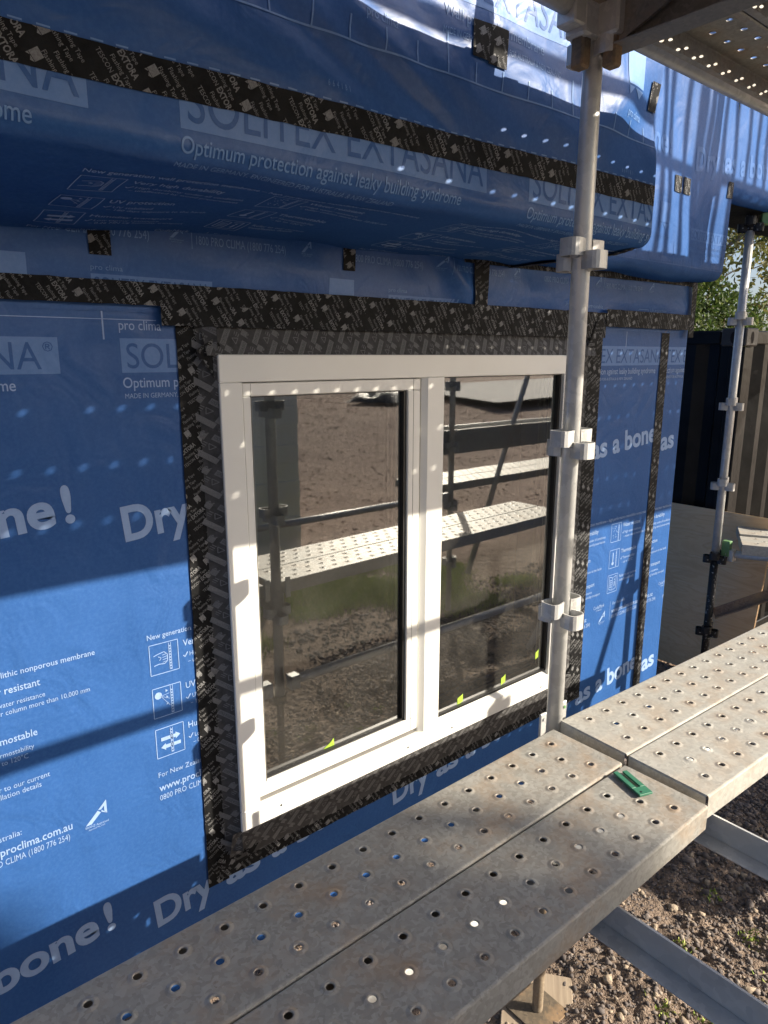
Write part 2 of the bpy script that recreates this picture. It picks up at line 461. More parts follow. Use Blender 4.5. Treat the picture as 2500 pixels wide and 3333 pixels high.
def fleece_soup(L, W, seed=0):
    A = []; B = []
    th = R(57); per = .165; step = .036; reach = W / math.sin(th) + .02
    a = cat(rect(0, -.0035, .064, .0145), logo(.078, -.004, .029, 0), pline([(.116, -.002), (.137, -.002), (.1265, .015), (.116, -.002)], .0025), rect(.140, -.002, .152, .001), rect(.140, .005, .154, .008), rect(.140, .012, .152, .014))
    b = T('CONTEGA EXO', .0035, .0008, .0092, .057)
    n = int((L + 2 * reach) / step) + 2
    for j in range(n):
        s0 = -reach + j * step; o0 = (j * .056 + seed * .03) % per
        for k in range(-1, 3):
            d = k * per + o0
            if d > reach: break
            A.append(place(a, s0 + d * math.cos(th), -.004 + d * math.sin(th), th)); B.append(place(b, s0 + d * math.cos(th), -.004 + d * math.sin(th), th))
    return clip(cat(*A), 0, .0005, L, W - .0005), clip(cat(*B), 0, .0005, L, W - .0005)
def check(x, y, s): return pline([(x, y + s * .45), (x + s * .35, y), (x + s, y + s)], s * .22)
def icon_base(x, y, w, h): return oline(x, y, x + w, y + h, .0022)
def zig(x, y0, y1):
    return cat(line(x, y0, x, y1, .0016), line(x + .007, y0, x + .007, y1, .0016), *[rect(x + .0015, y0 + k * .0095, x + .0055, y0 + k * .0095 + .005) for k in range(int((y1 - y0) / .0095))])
def icon_fist(x, y):
    return cat(icon_base(x, y, .092, .1), zig(x + .062, y + .006, y + .096),
               pline([(x + .012, y + .062), (x + .024, y + .066), (x + .046, y + .070), (x + .056, y + .060), (x + .056, y + .038), (x + .046, y + .030), (x + .028, y + .033), (x + .012, y + .030)], .0024),
               *[pline([(x + .040, y + .036 + k * .008), (x + .055, y + .038 + k * .008)], .0018) for k in range(4)], pline([(x + .026, y + .058), (x + .036, y + .052), (x + .030, y + .044)], .0022))
def icon_uv(x, y):
    return cat(icon_base(x, y, .092, .1), zig(x + .058, y + .004, y + .098), disc(x + .018, y + .074, .012), 
               *[line(x + .026, y + .070, x + .054, y + q, .0014) for q in (.074, .055, .032)], *[poly([(x + .042 + k * .002, y + .09 - k * .022), (x + .050, y + .084 - k * .022), (x + .042, y + .080 - k * .022)]) for k in range(3)])
def icon_hum(x, y):
    return cat(icon_base(x, y, .092, .1), zig(x + .048, y + .008, y + .094),
               rect(x + .016, y + .056, x + .064, y + .068), poly([(x + .064, y + .050), (x + .080, y + .062), (x + .064, y + .074)]),
               rect(x + .030, y + .028, x + .080, y + .040), poly([(x + .030, y + .022), (x + .014, y + .034), (x + .030, y + .046)]))
def icon_water(x, y):
    r = random.Random(3)
    return cat(icon_base(x, y, .092, .1), zig(x + .066, y + .004, y + .097), *[disc(x + .012 + r.random() * .045, y + .02 + r.random() * .07, .0022, 6) for _ in range(22)])
def icon_therm(x, y):
    return cat(icon_base(x, y, .092, .1), rect(x + .030, y + .03, x + .036, y + .085), disc(x + .033, y + .025, .010), zig(x + .06, y + .004, y + .097))
def icon_info(x, y):
    return cat(icon_base(x, y, .092, .1), pline([(x + .014, y + .02), (x + .044, y + .012), (x + .044, y + .082), (x + .014, y + .09), (x + .014, y + .02)], .003),
               pline([(x + .050, y + .012), (x + .078, y + .02), (x + .078, y + .09), (x + .050, y + .082)], .003), rect(x + .060, y + .03, x + .066, y + .06), disc(x + .063, y + .07, .004), *[rect(x + .02, y + .03 + k * .012, x + .038, y + .034 + k * .012) for k in range(4)])
def branz(x, y, s):
    P = lambda *pp: poly([(x + a * s, y + b * s) for a, b in pp])
    return cat(P((0, 0), (.26, 0), (.72, .44), (.58, .58)), P((.60, .60), (.74, .58), (.88, .72), (1, 1)), P((1, 1), (.88, .72), (.88, .44), (1, .30)), P((.74, .46), (1, .29), (.87, .43), (.76, .56)),
               T('BRANZ Appraised', x - .02 * s, y - .16 * s, .11 * s, s * 1.05), T('Appraisal No.1163', x + .10 * s, y - .29 * s, .08 * s, s * .75))
PER = 1.03
def head_rows(x):
    """top half of one print repeat: the name plate and its lines; the plate starts at x, z as on the wall"""
    ink = cat(T('pro clima', x, .072, .026, .12), T('Optimum protection against leaky building syndrome', x, -.087, .028, .755, bold=.006),
              T('MADE IN GERMANY, ENGINEERED FOR AUSTRALIA & NEW ZEALAND', x + .003, -.117, .0135, .535))
    box = rect(x, -.0455, x + .867, .049)
    dark = cat(T('SOLITEX EXTASANA', x + .016, -.033, .068, .806), T('\u00ae', x + .828, .012, .024))
    return ink, box, dark
def dry_row(x, z, x0=-.030):
    a = R(5.2); out = []
    for wd, p0, p1 in (('Dry', -.030, .178), ('as', .224, .362), ('a', .410, .474), ('bone', .520, .820), ('!', .842, .868)):
        out.append(T(wd, x + p0, z + (p0 + .03) * math.tan(a), .098, p1 - p0, rot=a, bold=.030))
    return cat(*out)
def mid_rows(x):
    a = [T('New generation wall protection membrane \u2013 high performance monolithic nonporous membrane', x + .009, -.852, .0165, .875, bold=.008)]
    def item(ix, iz, icon, head, l1, l2, l3=None):
        a.append(icon(ix, iz - .10))
        a.append(T(head, ix + .109, iz - .029, .021, sx=.86, bold=.008)); a.append(check(ix + .108, iz - .066, .015))
        a.append(T(l1, ix + .129, iz - .066, .0145, sx=.86)); a.append(T(l2, ix + .122, iz - .090, .0145, sx=.86))
    c1, c2 = x + .013, x + .452
    item(c1, -.871, icon_fist, 'Very high durability', 'High durability under all conditions', '\u2013 unaffected by wood preservatives')
    item(c1, -1.017, icon_uv, 'UV protection', 'UV stabilised', '\u2013 180 days exposure to the harsh')
    item(c1, -1.157, icon_hum, 'Humidity transport', 'Low vapour resistance', '\u2013 0.26 MN s/g humidity transport')
    item(c2, -.871, icon_water, 'Water resistant', 'High water resistance', '\u2013 water column more than 10,000 mm')
    item(c2, -1.017, icon_therm, 'Thermostable', 'Thermostability', '\u2013 up to 120\u00b0C')
    a.append(icon_info(c2, -1.257)); a.append(T('Refer to our current', c2 + .109, -1.185, .016, sx=.86)); a.append(T('installation details', c2 + .109, -1.208, .016, sx=.86))
    a += [T('For New Zealand:', x + .012, -1.324, .0175, sx=.9), T('www.proclima.co.nz', x + .011, -1.374, .0245, .265, bold=.012), T('0800 PRO CLIMA (0800 776 254)', x + .011, -1.407, .0195, .30),
          T('CodeMark', x + .335, -1.325, .019, .10), T('CM40132', x + .36, -1.340, .009), branz(x + .39, -1.405, .055), rect(x + .492, -1.42, x + .4935, -1.31),
          T('For Australia:', x + .515, -1.335, .0175, sx=.9), T('www.proclima.com.au', x + .508, -1.381, .0245, .265, bold=.012), T('1800 PRO CLIMA (1800 776 254)', x + .508, -1.412, .0195, .255), branz(x + .81, -1.392, .065)]
    return cat(*a)
def ruler(x0, x1, z, first, up=1, long_every=5, lw=.004):
    a = [rect(x0, z - lw / 2, x1, z + lw / 2)]; k = 0; x = first
    while x < x1:
        h = .095 if k % long_every == 0 else .048
        a.append(rect(x - .002, z + (0 if up > 0 else -h), x + .002, z + (h if up > 0 else 0))); x += .1; k += 1
    return cat(*a)

# ------------------------------------------------------------------ the ground
def gh(x, y):
    return .02 * np.sin(1.7 * x + .6) * np.cos(2.1 * y) + .015 * np.sin(3.9 * x - 1.1 * y) + .01 * np.sin(7 * y + 2 * x)
xs = np.concatenate([np.linspace(-300, -12, 16), np.linspace(-10, 14, 97), np.linspace(16, 400, 20)])
ys = np.concatenate([np.linspace(-400, -16, 20), np.linspace(-14, 4, 73), np.linspace(6, 300, 18)])
X, Y = np.meshgrid(xs, ys); Z = ZG + np.where((np.abs(X - 2) < 14) & (Y > -15) & (Y < 5), gh(X, Y), 0.0)
bank = np.clip((-Y - 9) / 10, 0, 1) * np.clip((X - 4) / 3, 0, 1) * np.clip((24 - X) / 5, 0, 1) * np.clip((60 + Y) / 20, 0, 1)
Z = Z + bank * .55
nx = len(xs)
gf = [(j * nx + i, j * nx + i + 1, (j + 1) * nx + i + 1, (j + 1) * nx + i) for j in range(len(ys) - 1) for i in range(nx - 1)]
ground = obj('ground', mesh_np('ground', np.stack([X.ravel(), Y.ravel(), Z.ravel()], 1), gf, GROUND, True)); tag(ground, kind='structure')
q = N('pale_concrete'); q.set(q.mix(q.rampf(q.noise(2, 5), .3, .7), (.40, .38, .36), (.52, .50, .47)), .85); ROADM = q.m
rd = MB(); rd.add([(18.5, -14.5, ZG + .62), (60, -22, ZG + .62), (60, -34, ZG + .62), (24, -27, ZG + .62)], [(3, 2, 1, 0)])
road = rd.build('road', ROADM); tag(road, kind='structure')

def vnoise(x, y, f, seed):
    r = np.random.default_rng(seed); G = r.uniform(-1, 1, (256, 256)); xf, yf = x * f, y * f
    xi, yi = np.floor(xf).astype(int), np.floor(yf).astype(int); a, b = xf - xi, yf - yi; a = a * a * (3 - 2 * a); b = b * b * (3 - 2 * b)
    g = lambda i, j: G[i % 256, j % 256]
    return (g(xi, yi) * (1 - a) + g(xi + 1, yi) * a) * (1 - b) + (g(xi, yi + 1) * (1 - a) + g(xi + 1, yi + 1) * a) * b
def soilh(x, y):
    h = .030 * vnoise(x, y, 3, 1) + .018 * vnoise(x, y, 8, 2) + .012 * vnoise(x, y, 19, 3) + .008 * vnoise(x, y, 43, 4)
    e = np.minimum(np.minimum(x - 1.2, 3.4 - x), np.minimum(y + 2.2, -.2 - y)); h = h + .004 - .06 * np.clip(1 - e / .25, 0, 1)
    return h - .05 * np.clip((y + .80) / .12 - (x - 2.2) * .25, 0, 1)
# gravel: thousands of small angular stones, one mass nobody could count
ICO = None
def ico():
    t = (1 + 5 ** .5) / 2
    v = np.array([(-1, t, 0), (1, t, 0), (-1, -t, 0), (1, -t, 0), (0, -1, t), (0, 1, t), (0, -1, -t), (0, 1, -t), (t, 0, -1), (t, 0, 1), (-t, 0, -1), (-t, 0, 1)], float) / math.hypot(1, t)
    f = np.array([(0, 11, 5), (0, 5, 1), (0, 1, 7), (0, 7, 10), (0, 10, 11), (1, 5, 9), (5, 11, 4), (11, 10, 2), (10, 7, 6), (7, 1, 8), (3, 9, 4), (3, 4, 2), (3, 2, 6), (3, 6, 8), (3, 8, 9), (4, 9, 5), (2, 4, 11), (6, 2, 10), (8, 6, 7), (9, 8, 1)])
    return v, f
IV, IF = ico()
def stones(name, xy, size, mat, zoff=0.0, flat=.7):
    n = len(xy); base = IV[None] * nrng.uniform(.55, 1.3, (n, 12, 1))
    sc = size[:, None, None] * np.stack([nrng.uniform(.7, 1.25, n), nrng.uniform(.7, 1.25, n), nrng.uniform(flat * .7, flat * 1.3, n)], 1)[:, None, :]
    P = base * sc
    a = nrng.uniform(0, 6.28, n); c, s = np.cos(a)[:, None], np.sin(a)[:, None]
    px = P[:, :, 0] * c - P[:, :, 1] * s; py = P[:, :, 0] * s + P[:, :, 1] * c
    z = ZG + (gh(xy[:, 0], xy[:, 1]) + np.maximum(soilh(xy[:, 0], xy[:, 1]), 0))[:, None] + P[:, :, 2] + size[:, None] * .15 + zoff
    V = np.stack([px + xy[:, :1], py + xy[:, 1:2], z], 2).reshape(-1, 3)
    F = (IF[None] + (np.arange(n) * 12)[:, None, None]).reshape(-1, 3)
    nF = len(F); me = bpy.data.meshes.new(name)
    me.vertices.add(len(V)); me.vertices.foreach_set('co', V.astype(np.float32).ravel())
    me.loops.add(nF * 3); me.loops.foreach_set('vertex_index', F.astype(np.int32).ravel())
    me.polygons.add(nF); me.polygons.foreach_set('loop_start', np.arange(0, nF * 3, 3, dtype=np.int32)); me.polygons.foreach_set('loop_total', np.full(nF, 3, dtype=np.int32))
    me.update(calc_edges=True); me.materials.append(mat)
    return obj(name, me)
q = N('basalt_gravel'); g = q.n('ShaderNodeNewGeometry')
c = q.ramp(g.outputs['Random Per Island'], [(0, (.075, .068, .066)), (.35, (.14, .125, .12)), (.7, (.21, .18, .165)), (.93, (.29, .25, .22)), (1, (.44, .38, .31))])
q.set(q.mix(q.math('MULTIPLY', q.noise(60, 3), .5), c, (.13, .105, .09)), .9, 0, .25); GRAV = q.m
n = 46000; xy = np.stack([nrng.uniform(.6, 4.7, n), nrng.uniform(-2.0, .0, n)], 1)
dens = .25 + .75 * (np.sin(xy[:, 0] * 2.1 + 1) * np.sin(xy[:, 1] * 3.0 + .5) > -.35)
dens = np.where(xy[:, 0] + .9 * xy[:, 1] > 1.15, 1.0, dens * .6)
keep = nrng.uniform(0, 1, n) < dens; xy = xy[keep]
tag(stones('gravel', xy, nrng.gamma(4, .0015, len(xy)).clip(.003, .013), GRAV), 'grey brown crushed gravel over bare soil under the scaffold', 'gravel', kind='stuff')
n = 16000; xy = np.stack([nrng.uniform(2.6, 7.5, n), nrng.uniform(-2.6, 1.2, n)], 1)
tag(stones('gravel', xy, nrng.gamma(4, .003, n).clip(.006, .022), GRAV), 'dark gravel beyond the house corner and round the container', 'gravel', kind='stuff')
q = N('dry_clod'); q.set(q.mix(q.rampf(q.noise(60, 4), .3, .7), (.27, .215, .16), (.46, .38, .29)), .95, 0, .15); q.bump(q.noise(120, 3), .8, .005); CLOD = q.m
n = 260; xy = np.stack([nrng.uniform(1.5, 3.2, n), nrng.uniform(-1.5, -.3, n)], 1)
tag(stones('soil_clods', xy, nrng.gamma(3, .0035, n).clip(.004, .022), CLOD, 0, .8), 'pale dry soil clods scattered among the gravel', 'soil', kind='stuff')
n = 34000; rr_ = nrng.uniform(0, 1, n) ** .8; xy = np.stack([nrng.uniform(3.0, 26, n), -4.5 - rr_ ** 1.3 * 24], 1)
q = N('wood_mulch'); g = q.n('ShaderNodeNewGeometry'); q.set(q.ramp(g.outputs['Random Per Island'], [(0, (.22, .15, .125)), (.5, (.46, .34, .28)), (1, (.75, .60, .50))]), .95, 0, .2)
mo = stones('mulch', xy, nrng.gamma(3, .005, n).clip(.005, .035), q.m, 0, .6); tag(mo, 'brown bark mulch covering the bank behind the photographer', 'mulch', kind='stuff')
nv_ = np.empty(len(mo.data.vertices) * 3); mo.data.vertices.foreach_get('co', nv_); nv_ = nv_.reshape(-1, 3)
nv_[:, 2] += np.clip((-nv_[:, 1] - 9) / 10, 0, 1) * np.clip((nv_[:, 0] - 4) / 3, 0, 1) * np.clip((24 - nv_[:, 0]) / 5, 0, 1) * .55; mo.data.vertices.foreach_set('co', nv_.ravel())
px = np.linspace(1.2, 3.4, 200); py = np.linspace(-2.2, -.2, 180); PXg, PYg = np.meshgrid(px, py)
hz = soilh(PXg, PYg)
sv = np.stack([PXg.ravel(), PYg.ravel(), (ZG + gh(PXg, PYg) + hz).ravel()], 1)
sf_ = [(j * 200 + i, j * 200 + i + 1, (j + 1) * 200 + i + 1, (j + 1) * 200 + i) for j in range(179) for i in range(199)]
tag(obj('soil', mesh_np('soil', sv, sf_, GROUND)), kind='structure')
# grass beyond the planks (seen in the window glass)
q = N('grass_blade'); g = q.n('ShaderNodeNewGeometry'); q.set(q.ramp(g.outputs['Random Per Island'], [(0, (.20, .30, .04)), (.6, (.34, .44, .07)), (1, (.55, .52, .20))]), .7); GRASS = q.m
def grass(name, n, fx, fy, hmin, hmax, label):
    x = fx(n); y = fy(n); h = nrng.uniform(hmin, hmax, n); a = nrng.uniform(0, 6.28, n); w = .005
    z = ZG + gh(x, y) + np.maximum(soilh(x, y), 0); ln = nrng.normal(0, .5, (n, 2)) * h[:, None]
    p0 = np.stack([x - w * np.cos(a), y - w * np.sin(a), z], 1); p1 = np.stack([x + w * np.cos(a), y + w * np.sin(a), z], 1); p2 = np.stack([x + ln[:, 0], y + ln[:, 1], z + h], 1)
    V = np.stack([p0, p1, p2], 1).reshape(-1, 3); F = np.arange(3 * n).reshape(-1, 3)
    o = obj(name, mesh_np(name, V, F, GRASS)); tag(o, label, 'grass', kind='stuff')
GC = np.stack([nrng.normal(3.75, .62, 46), nrng.normal(-3.05, .40, 46)], 1); GK = nrng.integers(0, 46, 42000)
grass('grass', 42000, lambda n: GC[GK, 0] + nrng.normal(0, .12, n), lambda n: GC[GK, 1] + nrng.normal(0, .10, n), .02, .08, 'green grass patch growing beyond the planks')
grass('weeds', 280, lambda n: np.repeat(np.array([2.05, 1.95, 2.25, 2.5, 2.38, 2.62, 1.86]), 40) + nrng.normal(0, .022, n), lambda n: np.repeat(np.array([-1.22, -1.12, -1.02, -1.16, -1.3, -.95, -1.3]), 40) + nrng.normal(0, .022, n),   .004, .018, 'tiny green weeds sprouting in the soil')

# ------------------------------------------------------------------ the house
house = empty('house', (0.95, 0, ZG))
tag(house, 'timber house wrapped in printed blue wall membrane with black taped seams', 'house')
def hp(o):       # keep world placement under the house empty
    o.parent = house; o.matrix_parent_inverse = Matrix.Translation(house.location).inverted(); return o
def hparent(): return None
WX0, WX1 = -1.6, 3.815
OPX0, OPX1, OPZ0, OPZ1 = .985, 2.70, -1.60, -.02
def s_wall(u, v, off): return np.stack([u, np.full_like(u, -off), v], 1)
V = [(WX0, 0, -2.3), (OPX0, 0, -2.3), (OPX1, 0, -2.3), (WX1, 0, -2.3), (WX0, 0, OPZ0), (OPX0, 0, OPZ0), (OPX1, 0, OPZ0), (WX1, 0, OPZ0),
     (WX0, 0, OPZ1), (OPX0, 0, OPZ1), (OPX1, 0, OPZ1), (WX1, 0, OPZ1), (WX0, 0, .6), (OPX0, 0, .6), (OPX1, 0, .6), (WX1, 0, .6)]
F = [(0, 1, 5, 4), (1, 2, 6, 5), (2, 3, 7, 6), (4, 5, 9, 8), (6, 7, 11, 10), (8, 9, 13, 12), (9, 10, 14, 13), (10, 11, 15, 14)]
b = len(V); V += [(x, .22, z) for (x, _, z) in V[:]]
F += [(5, 6, 6 + b, 5 + b), (6, 10, 10 + b, 6 + b), (10, 9, 9 + b, 10 + b), (9, 5, 5 + b, 9 + b)]
V2 = [(WX1, 0, -2.3), (WX1, 6, -2.3), (WX1, 6, .6), (WX1, 0, .6)]; k = len(V); V += V2; F.append((k, k + 1, k + 2, k + 3))
wall = hp(obj('wall', mesh_np('wall', V, F, MM)))
# lower wall print
ink = []; box = []; drk = []
for k in (-1, 0, 1, 2):
    x = .693 + k * PER
    a, b_, d = head_rows(x); ink += [a, dry_row(x, -.528), mid_rows(x), dry_row(x, -1.866)]; box.append(b_); drk.append(d)
    # short ruler marks hanging from the upper edge
    for j in range(10):
        xx = .65 + k * PER + j * .1005; h = .095 if j % 5 == 0 else .014
        ink.append(rect(xx - .0022, .14 - h, xx + .0022, .15))
def wclip(t):
    """keep what lies left of the second sheet's edge and outside the window"""
    a = clip(t, WX0 + .02, -2.2, OPX0 - .02, .2); b = clip(t, OPX1 + .02, -2.2, 3.60, .2)
    c2 = clip(t, OPX0 - .02, -2.2, OPX1 + .02, OPZ0 - .03)
    return cat(a, b, c2)
PI_, PB, PD = wclip(cat(*ink)), [wclip(q_) for q_ in box], [wclip(q_) for q_ in drk]
# the second sheet beyond the taped lap shows the same print shifted
x2 = 3.41
a, b_, d = head_rows(x2)
PI_ = cat(PI_, clip(cat(a, dry_row(x2, -.535), mid_rows(x2), dry_row(x2, -1.866)), 3.62, -2.2, WX1 - .002, .2)); PB.append(clip(b_, 3.62, -2.2, WX1 - .002, .2)); PD.append(clip(d, 3.62, -2.2, WX1 - .002, .2))
PI_ = cat(PI_, clip(rect(WX0, .0985, .80, .1005), WX0, 0, .8, 1))
def wprint(name, t, surf, off, mat, parent, L=None):
    if isinstance(t, list):
        for q_ in t: wprint(name, q_, surf, off, mat, parent, L)
        return
    if name == 'printed_plate_lettering' and mat is MM and len(t):
        lo = t[:, :, 0].min(1); hi = t[:, :, 0].max(1); od = np.argsort(lo); cut = []; mx = -1e9; grp = []
        for i in od:
            if lo[i] > mx + .020 and grp: cut.append(grp); grp = []
            grp.append(i); mx = max(mx, hi[i])
        cut.append(grp)
        if len(cut) > 1:
            for gidx in cut: wprint(name, t[gidx], surf, off, mat, parent, L)
            return
    o = soup(name, t, surf, off, mat, None, L)
    if o is None: return
    o.parent = parent
    if parent.parent: pass
    o.matrix_parent_inverse = Matrix.Identity(4) if parent.parent is None else Matrix.Identity(4)
    return o
wprint('printed_lettering', PI_, s_wall, .0012, INK, wall)
wprint('printed_plate', PB, s_wall, .0006, INKB, wall)
wprint('printed_plate_lettering', PD, s_wall, .0012, INKD, wall)

# upper wall strip, tucked under the overhang, slightly slack
def wr(u, v):
    return (np.sin(5.1 * u + 2.3 * v + .7) * .5 + np.sin(9.7 * u - 6.0 * v) * .28 + np.sin(17 * u + 11 * v + 1.9) * .12)
def s_strip(u, v, off):
    t = np.clip((v - .14) / .12, 0, 1)
    y = -.004 - off - t * (.012 + .010 * wr(u, v * 3)) - .03 * np.exp(-((u - 2.02 + (v - .25) * .9) / .05) ** 2) * t
    return np.stack([u, y, v], 1)
strip = hp(sheet('upper_wall_sheet', s_strip, WX0, 3.80, .12, .40, 270, 14, 0, MM, None))
ink = []; box = []; drk = []
for k in (-1, 0, 1, 2):
    x = .627 + k * 1.03
    ink += [T('pro clima', x, .225, .0135, .085), T('0800 PRO CLIMA (0800 776 254)', x - .164, .314, .0235, .325, shear=0), branz(x + .22, .325, .04), rect(x + .285, .30, x + .287, .36), T('1800 PRO CLIMA (1800 776 254)', x + .30, .314, .0235, .30), branz(x + .66, .325, .04)]
    box += [rect(x, .165, x + .347, .215), rect(x - .262, .15, x - .155, .254)]; drk.append(T('SOLITEX EXTASANA', x + .008, .171, .036, .33))
ink += [icon_uv(3.28, .13), T('UV protection', 3.39, .22, .018), check(3.39, .185, .014), T('UV stabilised', 3.41, .185, .014), icon_therm(2.72, .13), T('Thermostable', 2.83, .22, .018), check(2.83, .185, .014), T('Thermostability', 2.85, .185, .014)]
cl = lambda t: clip(t, WX0 + .02, .16, 3.75, .36)
wprint('printed_lettering', cl(cat(*ink)), s_strip, .0014, INKM, strip, .02)
wprint('printed_plate', [clip(q_, WX0 + .02, .16, 2.1, .36) for q_ in box], s_strip, .0008, INKB, strip, .02)
wprint('printed_plate_lettering', [clip(q_, WX0 + .02, .16, 2.1, .36) for q_ in drk], s_strip, .0014, INKD, strip, .02)

# overhang with its soffit (the membrane is pulled over it and sags a little)
YA, ZA, RA = -.630, .366, .045
XA0, XA1 = -1.6, 2.31
LA_S = -YA - RA              # soffit run from the wall
ARC = RA * math.pi / 2
def prof(v, Y, Zb, Rr):
    """v along the profile: 0 where the lower bend ends and the upright face starts; negative runs down round the bend and back to the wall"""
    arc = Rr * math.pi / 2
    y = np.full_like(v, Y); z = Zb + Rr + v; ny = np.full_like(v, -1.0); nz = np.zeros_like(v)
    a = np.clip(-v / Rr, 0, math.pi / 2); inb = v < 0
    y = np.where(inb, Y + Rr - Rr * np.cos(a), y); z = np.where(inb, Zb + Rr - Rr * np.sin(a), z)
    ny = np.where(inb, -np.cos(a), ny); nz = np.where(inb, -np.sin(a), nz)
    fl = v < -arc
    y = np.where(fl, Y + Rr + (-v - arc), y); z = np.where(fl, Zb, z)
    return y, z, ny, nz
def s_A(u, v, off):
    y, z, ny, nz = prof(v, YA, ZA, RA)
    up = np.clip((v - .16) / .1, 0, 1)
    diag = np.sin((u * 6.5 + v * 16) + 1.3 * np.sin(u * 3.1)) * .5 + np.sin(u * 11 + v * 27 + .8) * .25
    d = .006 * wr(u * 1.3, v * 2) + .007 * diag * up * (.45 + .55 * np.sin(u * 2.2 + .6) ** 2)
    w = v + .40 * u; env = np.clip((v - .10) / .08, 0, 1) * np.clip((1.75 - u) / .5, 0, 1) * (.4 + .6 * np.sin(u * 2.7 + v * 6 + .4) ** 2)
    d = d + env * (.0065 * np.sin(27 * w + 1.6 * np.sin(3.3 * u) + .5) + .0035 * np.sin(61 * w + 2.2 * np.sin(4.7 * u + 1)))
    sof = np.clip((-v - ARC) / .1, 0, 1); d = d + sof * (.010 * np.sin(u * 2.6 + 1) + .006 * wr(u, v) + .0015 * np.sin(19 * u + 30 * v + 2 * np.sin(4 * u)))
    tw = np.exp(-((u - 2.31) / .16) ** 2) * np.exp(-((v - .34) / .10) ** 2); d = d - .022 * tw      # pulled in at the taped corner
    d = d + .018 * np.exp(-((u - 2.0 - (v - .26) * .9) / .10) ** 2) * up * np.exp(-((v - .33) / .12) ** 2)
    z = z - np.clip((-v - ARC) / LA_S, 0, 1) * np.clip(.045 - .022 * (u - .2), 0, .06)
    return np.stack([u, y + ny * (d + off), z + nz * (d + off)], 1)
vl = np.concatenate([np.linspace(-(LA_S + ARC) + .002, -ARC, 22), np.linspace(-ARC, 0, 9)[1:], np.linspace(0, .6, 41)[1:], np.linspace(.6, 1.6, 20)[1:]])
overhang = hp(sheet('overhang', s_A, XA0, XA1, 0, 1, 240, 0, 0, MM, None, vlist=vl))
# its closed end
ee = s_A(np.full(len(vl), XA1 - .0005), vl, 0.0); eb = ee.copy(); eb[:, 1] = 0.02
hp(obj('overhang_end', mesh_np('overhang_end', np.concatenate([ee, eb]), [(i, i + 1, i + 1 + len(vl), i + len(vl)) for i in range(len(vl) - 1)], MM, True)))
# print on it: v = z - (ZA + RA) on the upright
KA = (2.0026 - .63) / (2.0026 - .66)
VZ = ZA + RA
ink = []; box = []; drk = []; fnt = []
for k in (-1, 0, 1):
    x = .624 + k * PER
    v0 = .375 * KA - VZ                     # base line of the 'Optimum' row
    ink += [T('Optimum protection against leaky building syndrome', x, v0, .030, .765, bold=.006), T('MADE IN GERMANY, ENGINEERED FOR AUSTRALIA & NEW ZEALAND', x - .003, v0 - .037, .0165, .557)]
    box.append(rect(x, v0 + .043, x + .860, v0 + .150)); drk.append(T('SOLITEX EXTASANA', x + .016, v0 + .057, .077, .83))
    t = mid_rows(0.0); t = t.copy(); t[:, :, 0] += x - .16; t[:, :, 1] += .852 + v0 - .125; fnt.append(t)
    ink.append(T('6  6  4  1  8  1', .965 + k * 1.14, .556 * KA - VZ + .004, .0125, .062))
fa = cat(*[T('Wall protection membrane', 1.315 + k * PER, .805 - VZ, .026, .38) for k in (-1, 0)], *[T('MADE IN GERMANY, ENGINEERED FOR AUSTRALIA & NEW ZEALAND', 1.315 + k * PER, .768 - VZ, .0145, .46) for k in (-1, 0)],
         *[T('pro clima', 2.10 + k * PER, .735 - VZ, .022, .10) for k in (-1, 0)], *[logo(2.10 + k * PER, .775 - VZ, .15) for k in (-1, 0)])
ink.append(ruler(XA0 + .05, XA1 - .01, .664 * KA - VZ, .33, 1, 5)[:])
x = XA0
while x < XA1 - .03:
    ink.append(rect(x, .0, x + .022, .003) + np.array([0, .537 + .0125 * (x - .3) - VZ])); x += .044
box += [rect(1.06 + k * PER, .850 - VZ, 1.06 + .86 + k * PER, .955 - VZ) for k in (-1, 0)]; drk += [T('SOLITEX EXTASANA', 1.07 + k * PER, .866 - VZ, .074, .83) for k in (-1, 0)]
cA = lambda t: clip(t, XA0 + .01, -(LA_S + ARC) + .03, XA1 - .004, 1.2)
wprint('printed_lettering', cA(cat(*ink, fa)), s_A, .0016, INKM, overhang, .025)
wprint('printed_soffit_lettering', cA(cat(*fnt)), s_A, .0016, INK, overhang, .02)
wprint('printed_plate', [cA(q_) for q_ in box], s_A, .0008, INKB, overhang, .025)
wprint('printed_plate_lettering', [cA(q_) for q_ in drk], s_A, .0016, INKD, overhang, .025)

# shallower band further along, and its run past the house corner
YB, ZB, RB = -.168, .380, .06
def s_B(u, v, off):
    y, z, ny, nz = prof(v, YB, ZB, RB)
    d = .006 * wr(u * 1.6, v * 2.2) + .006 * np.sin(u * 8 + v * 5)
    return np.stack([u, y + ny * (d + off), z + nz * (d + off)], 1)
LB = -YB - RB; AB = RB * math.pi / 2
vb = np.concatenate([np.linspace(-(LB + AB), -AB, 6), np.linspace(-AB, 0, 8)[1:], np.linspace(0, 1.5, 50)[1:]])
band = hp(sheet('wall_band', s_B, XA1 - .05, 3.806, 0, 1, 90, 0, 0, MM, None, vlist=vb))
eb0 = s_B(np.full(len(vb), 3.8055), vb, 0.0); eb1 = eb0.copy(); eb1[:, 1] = 1.0
hp(obj('wall_band_end', mesh_np('wall_band_end', np.concatenate([eb0, eb1]), [(i, i + 1, i + 1 + len(vb), i + len(vb)) for i in range(len(vb) - 1)], MM, True)))
ZC = .80
def s_C(u, v, off):
    y, z, ny, nz = prof(v, YB + .003, ZC - .02 * (0), RB)
    d = .005 * wr(u * 1.6, v * 2.2)
    return np.stack([u, y + ny * (d + off), z + nz * (d + off)], 1)
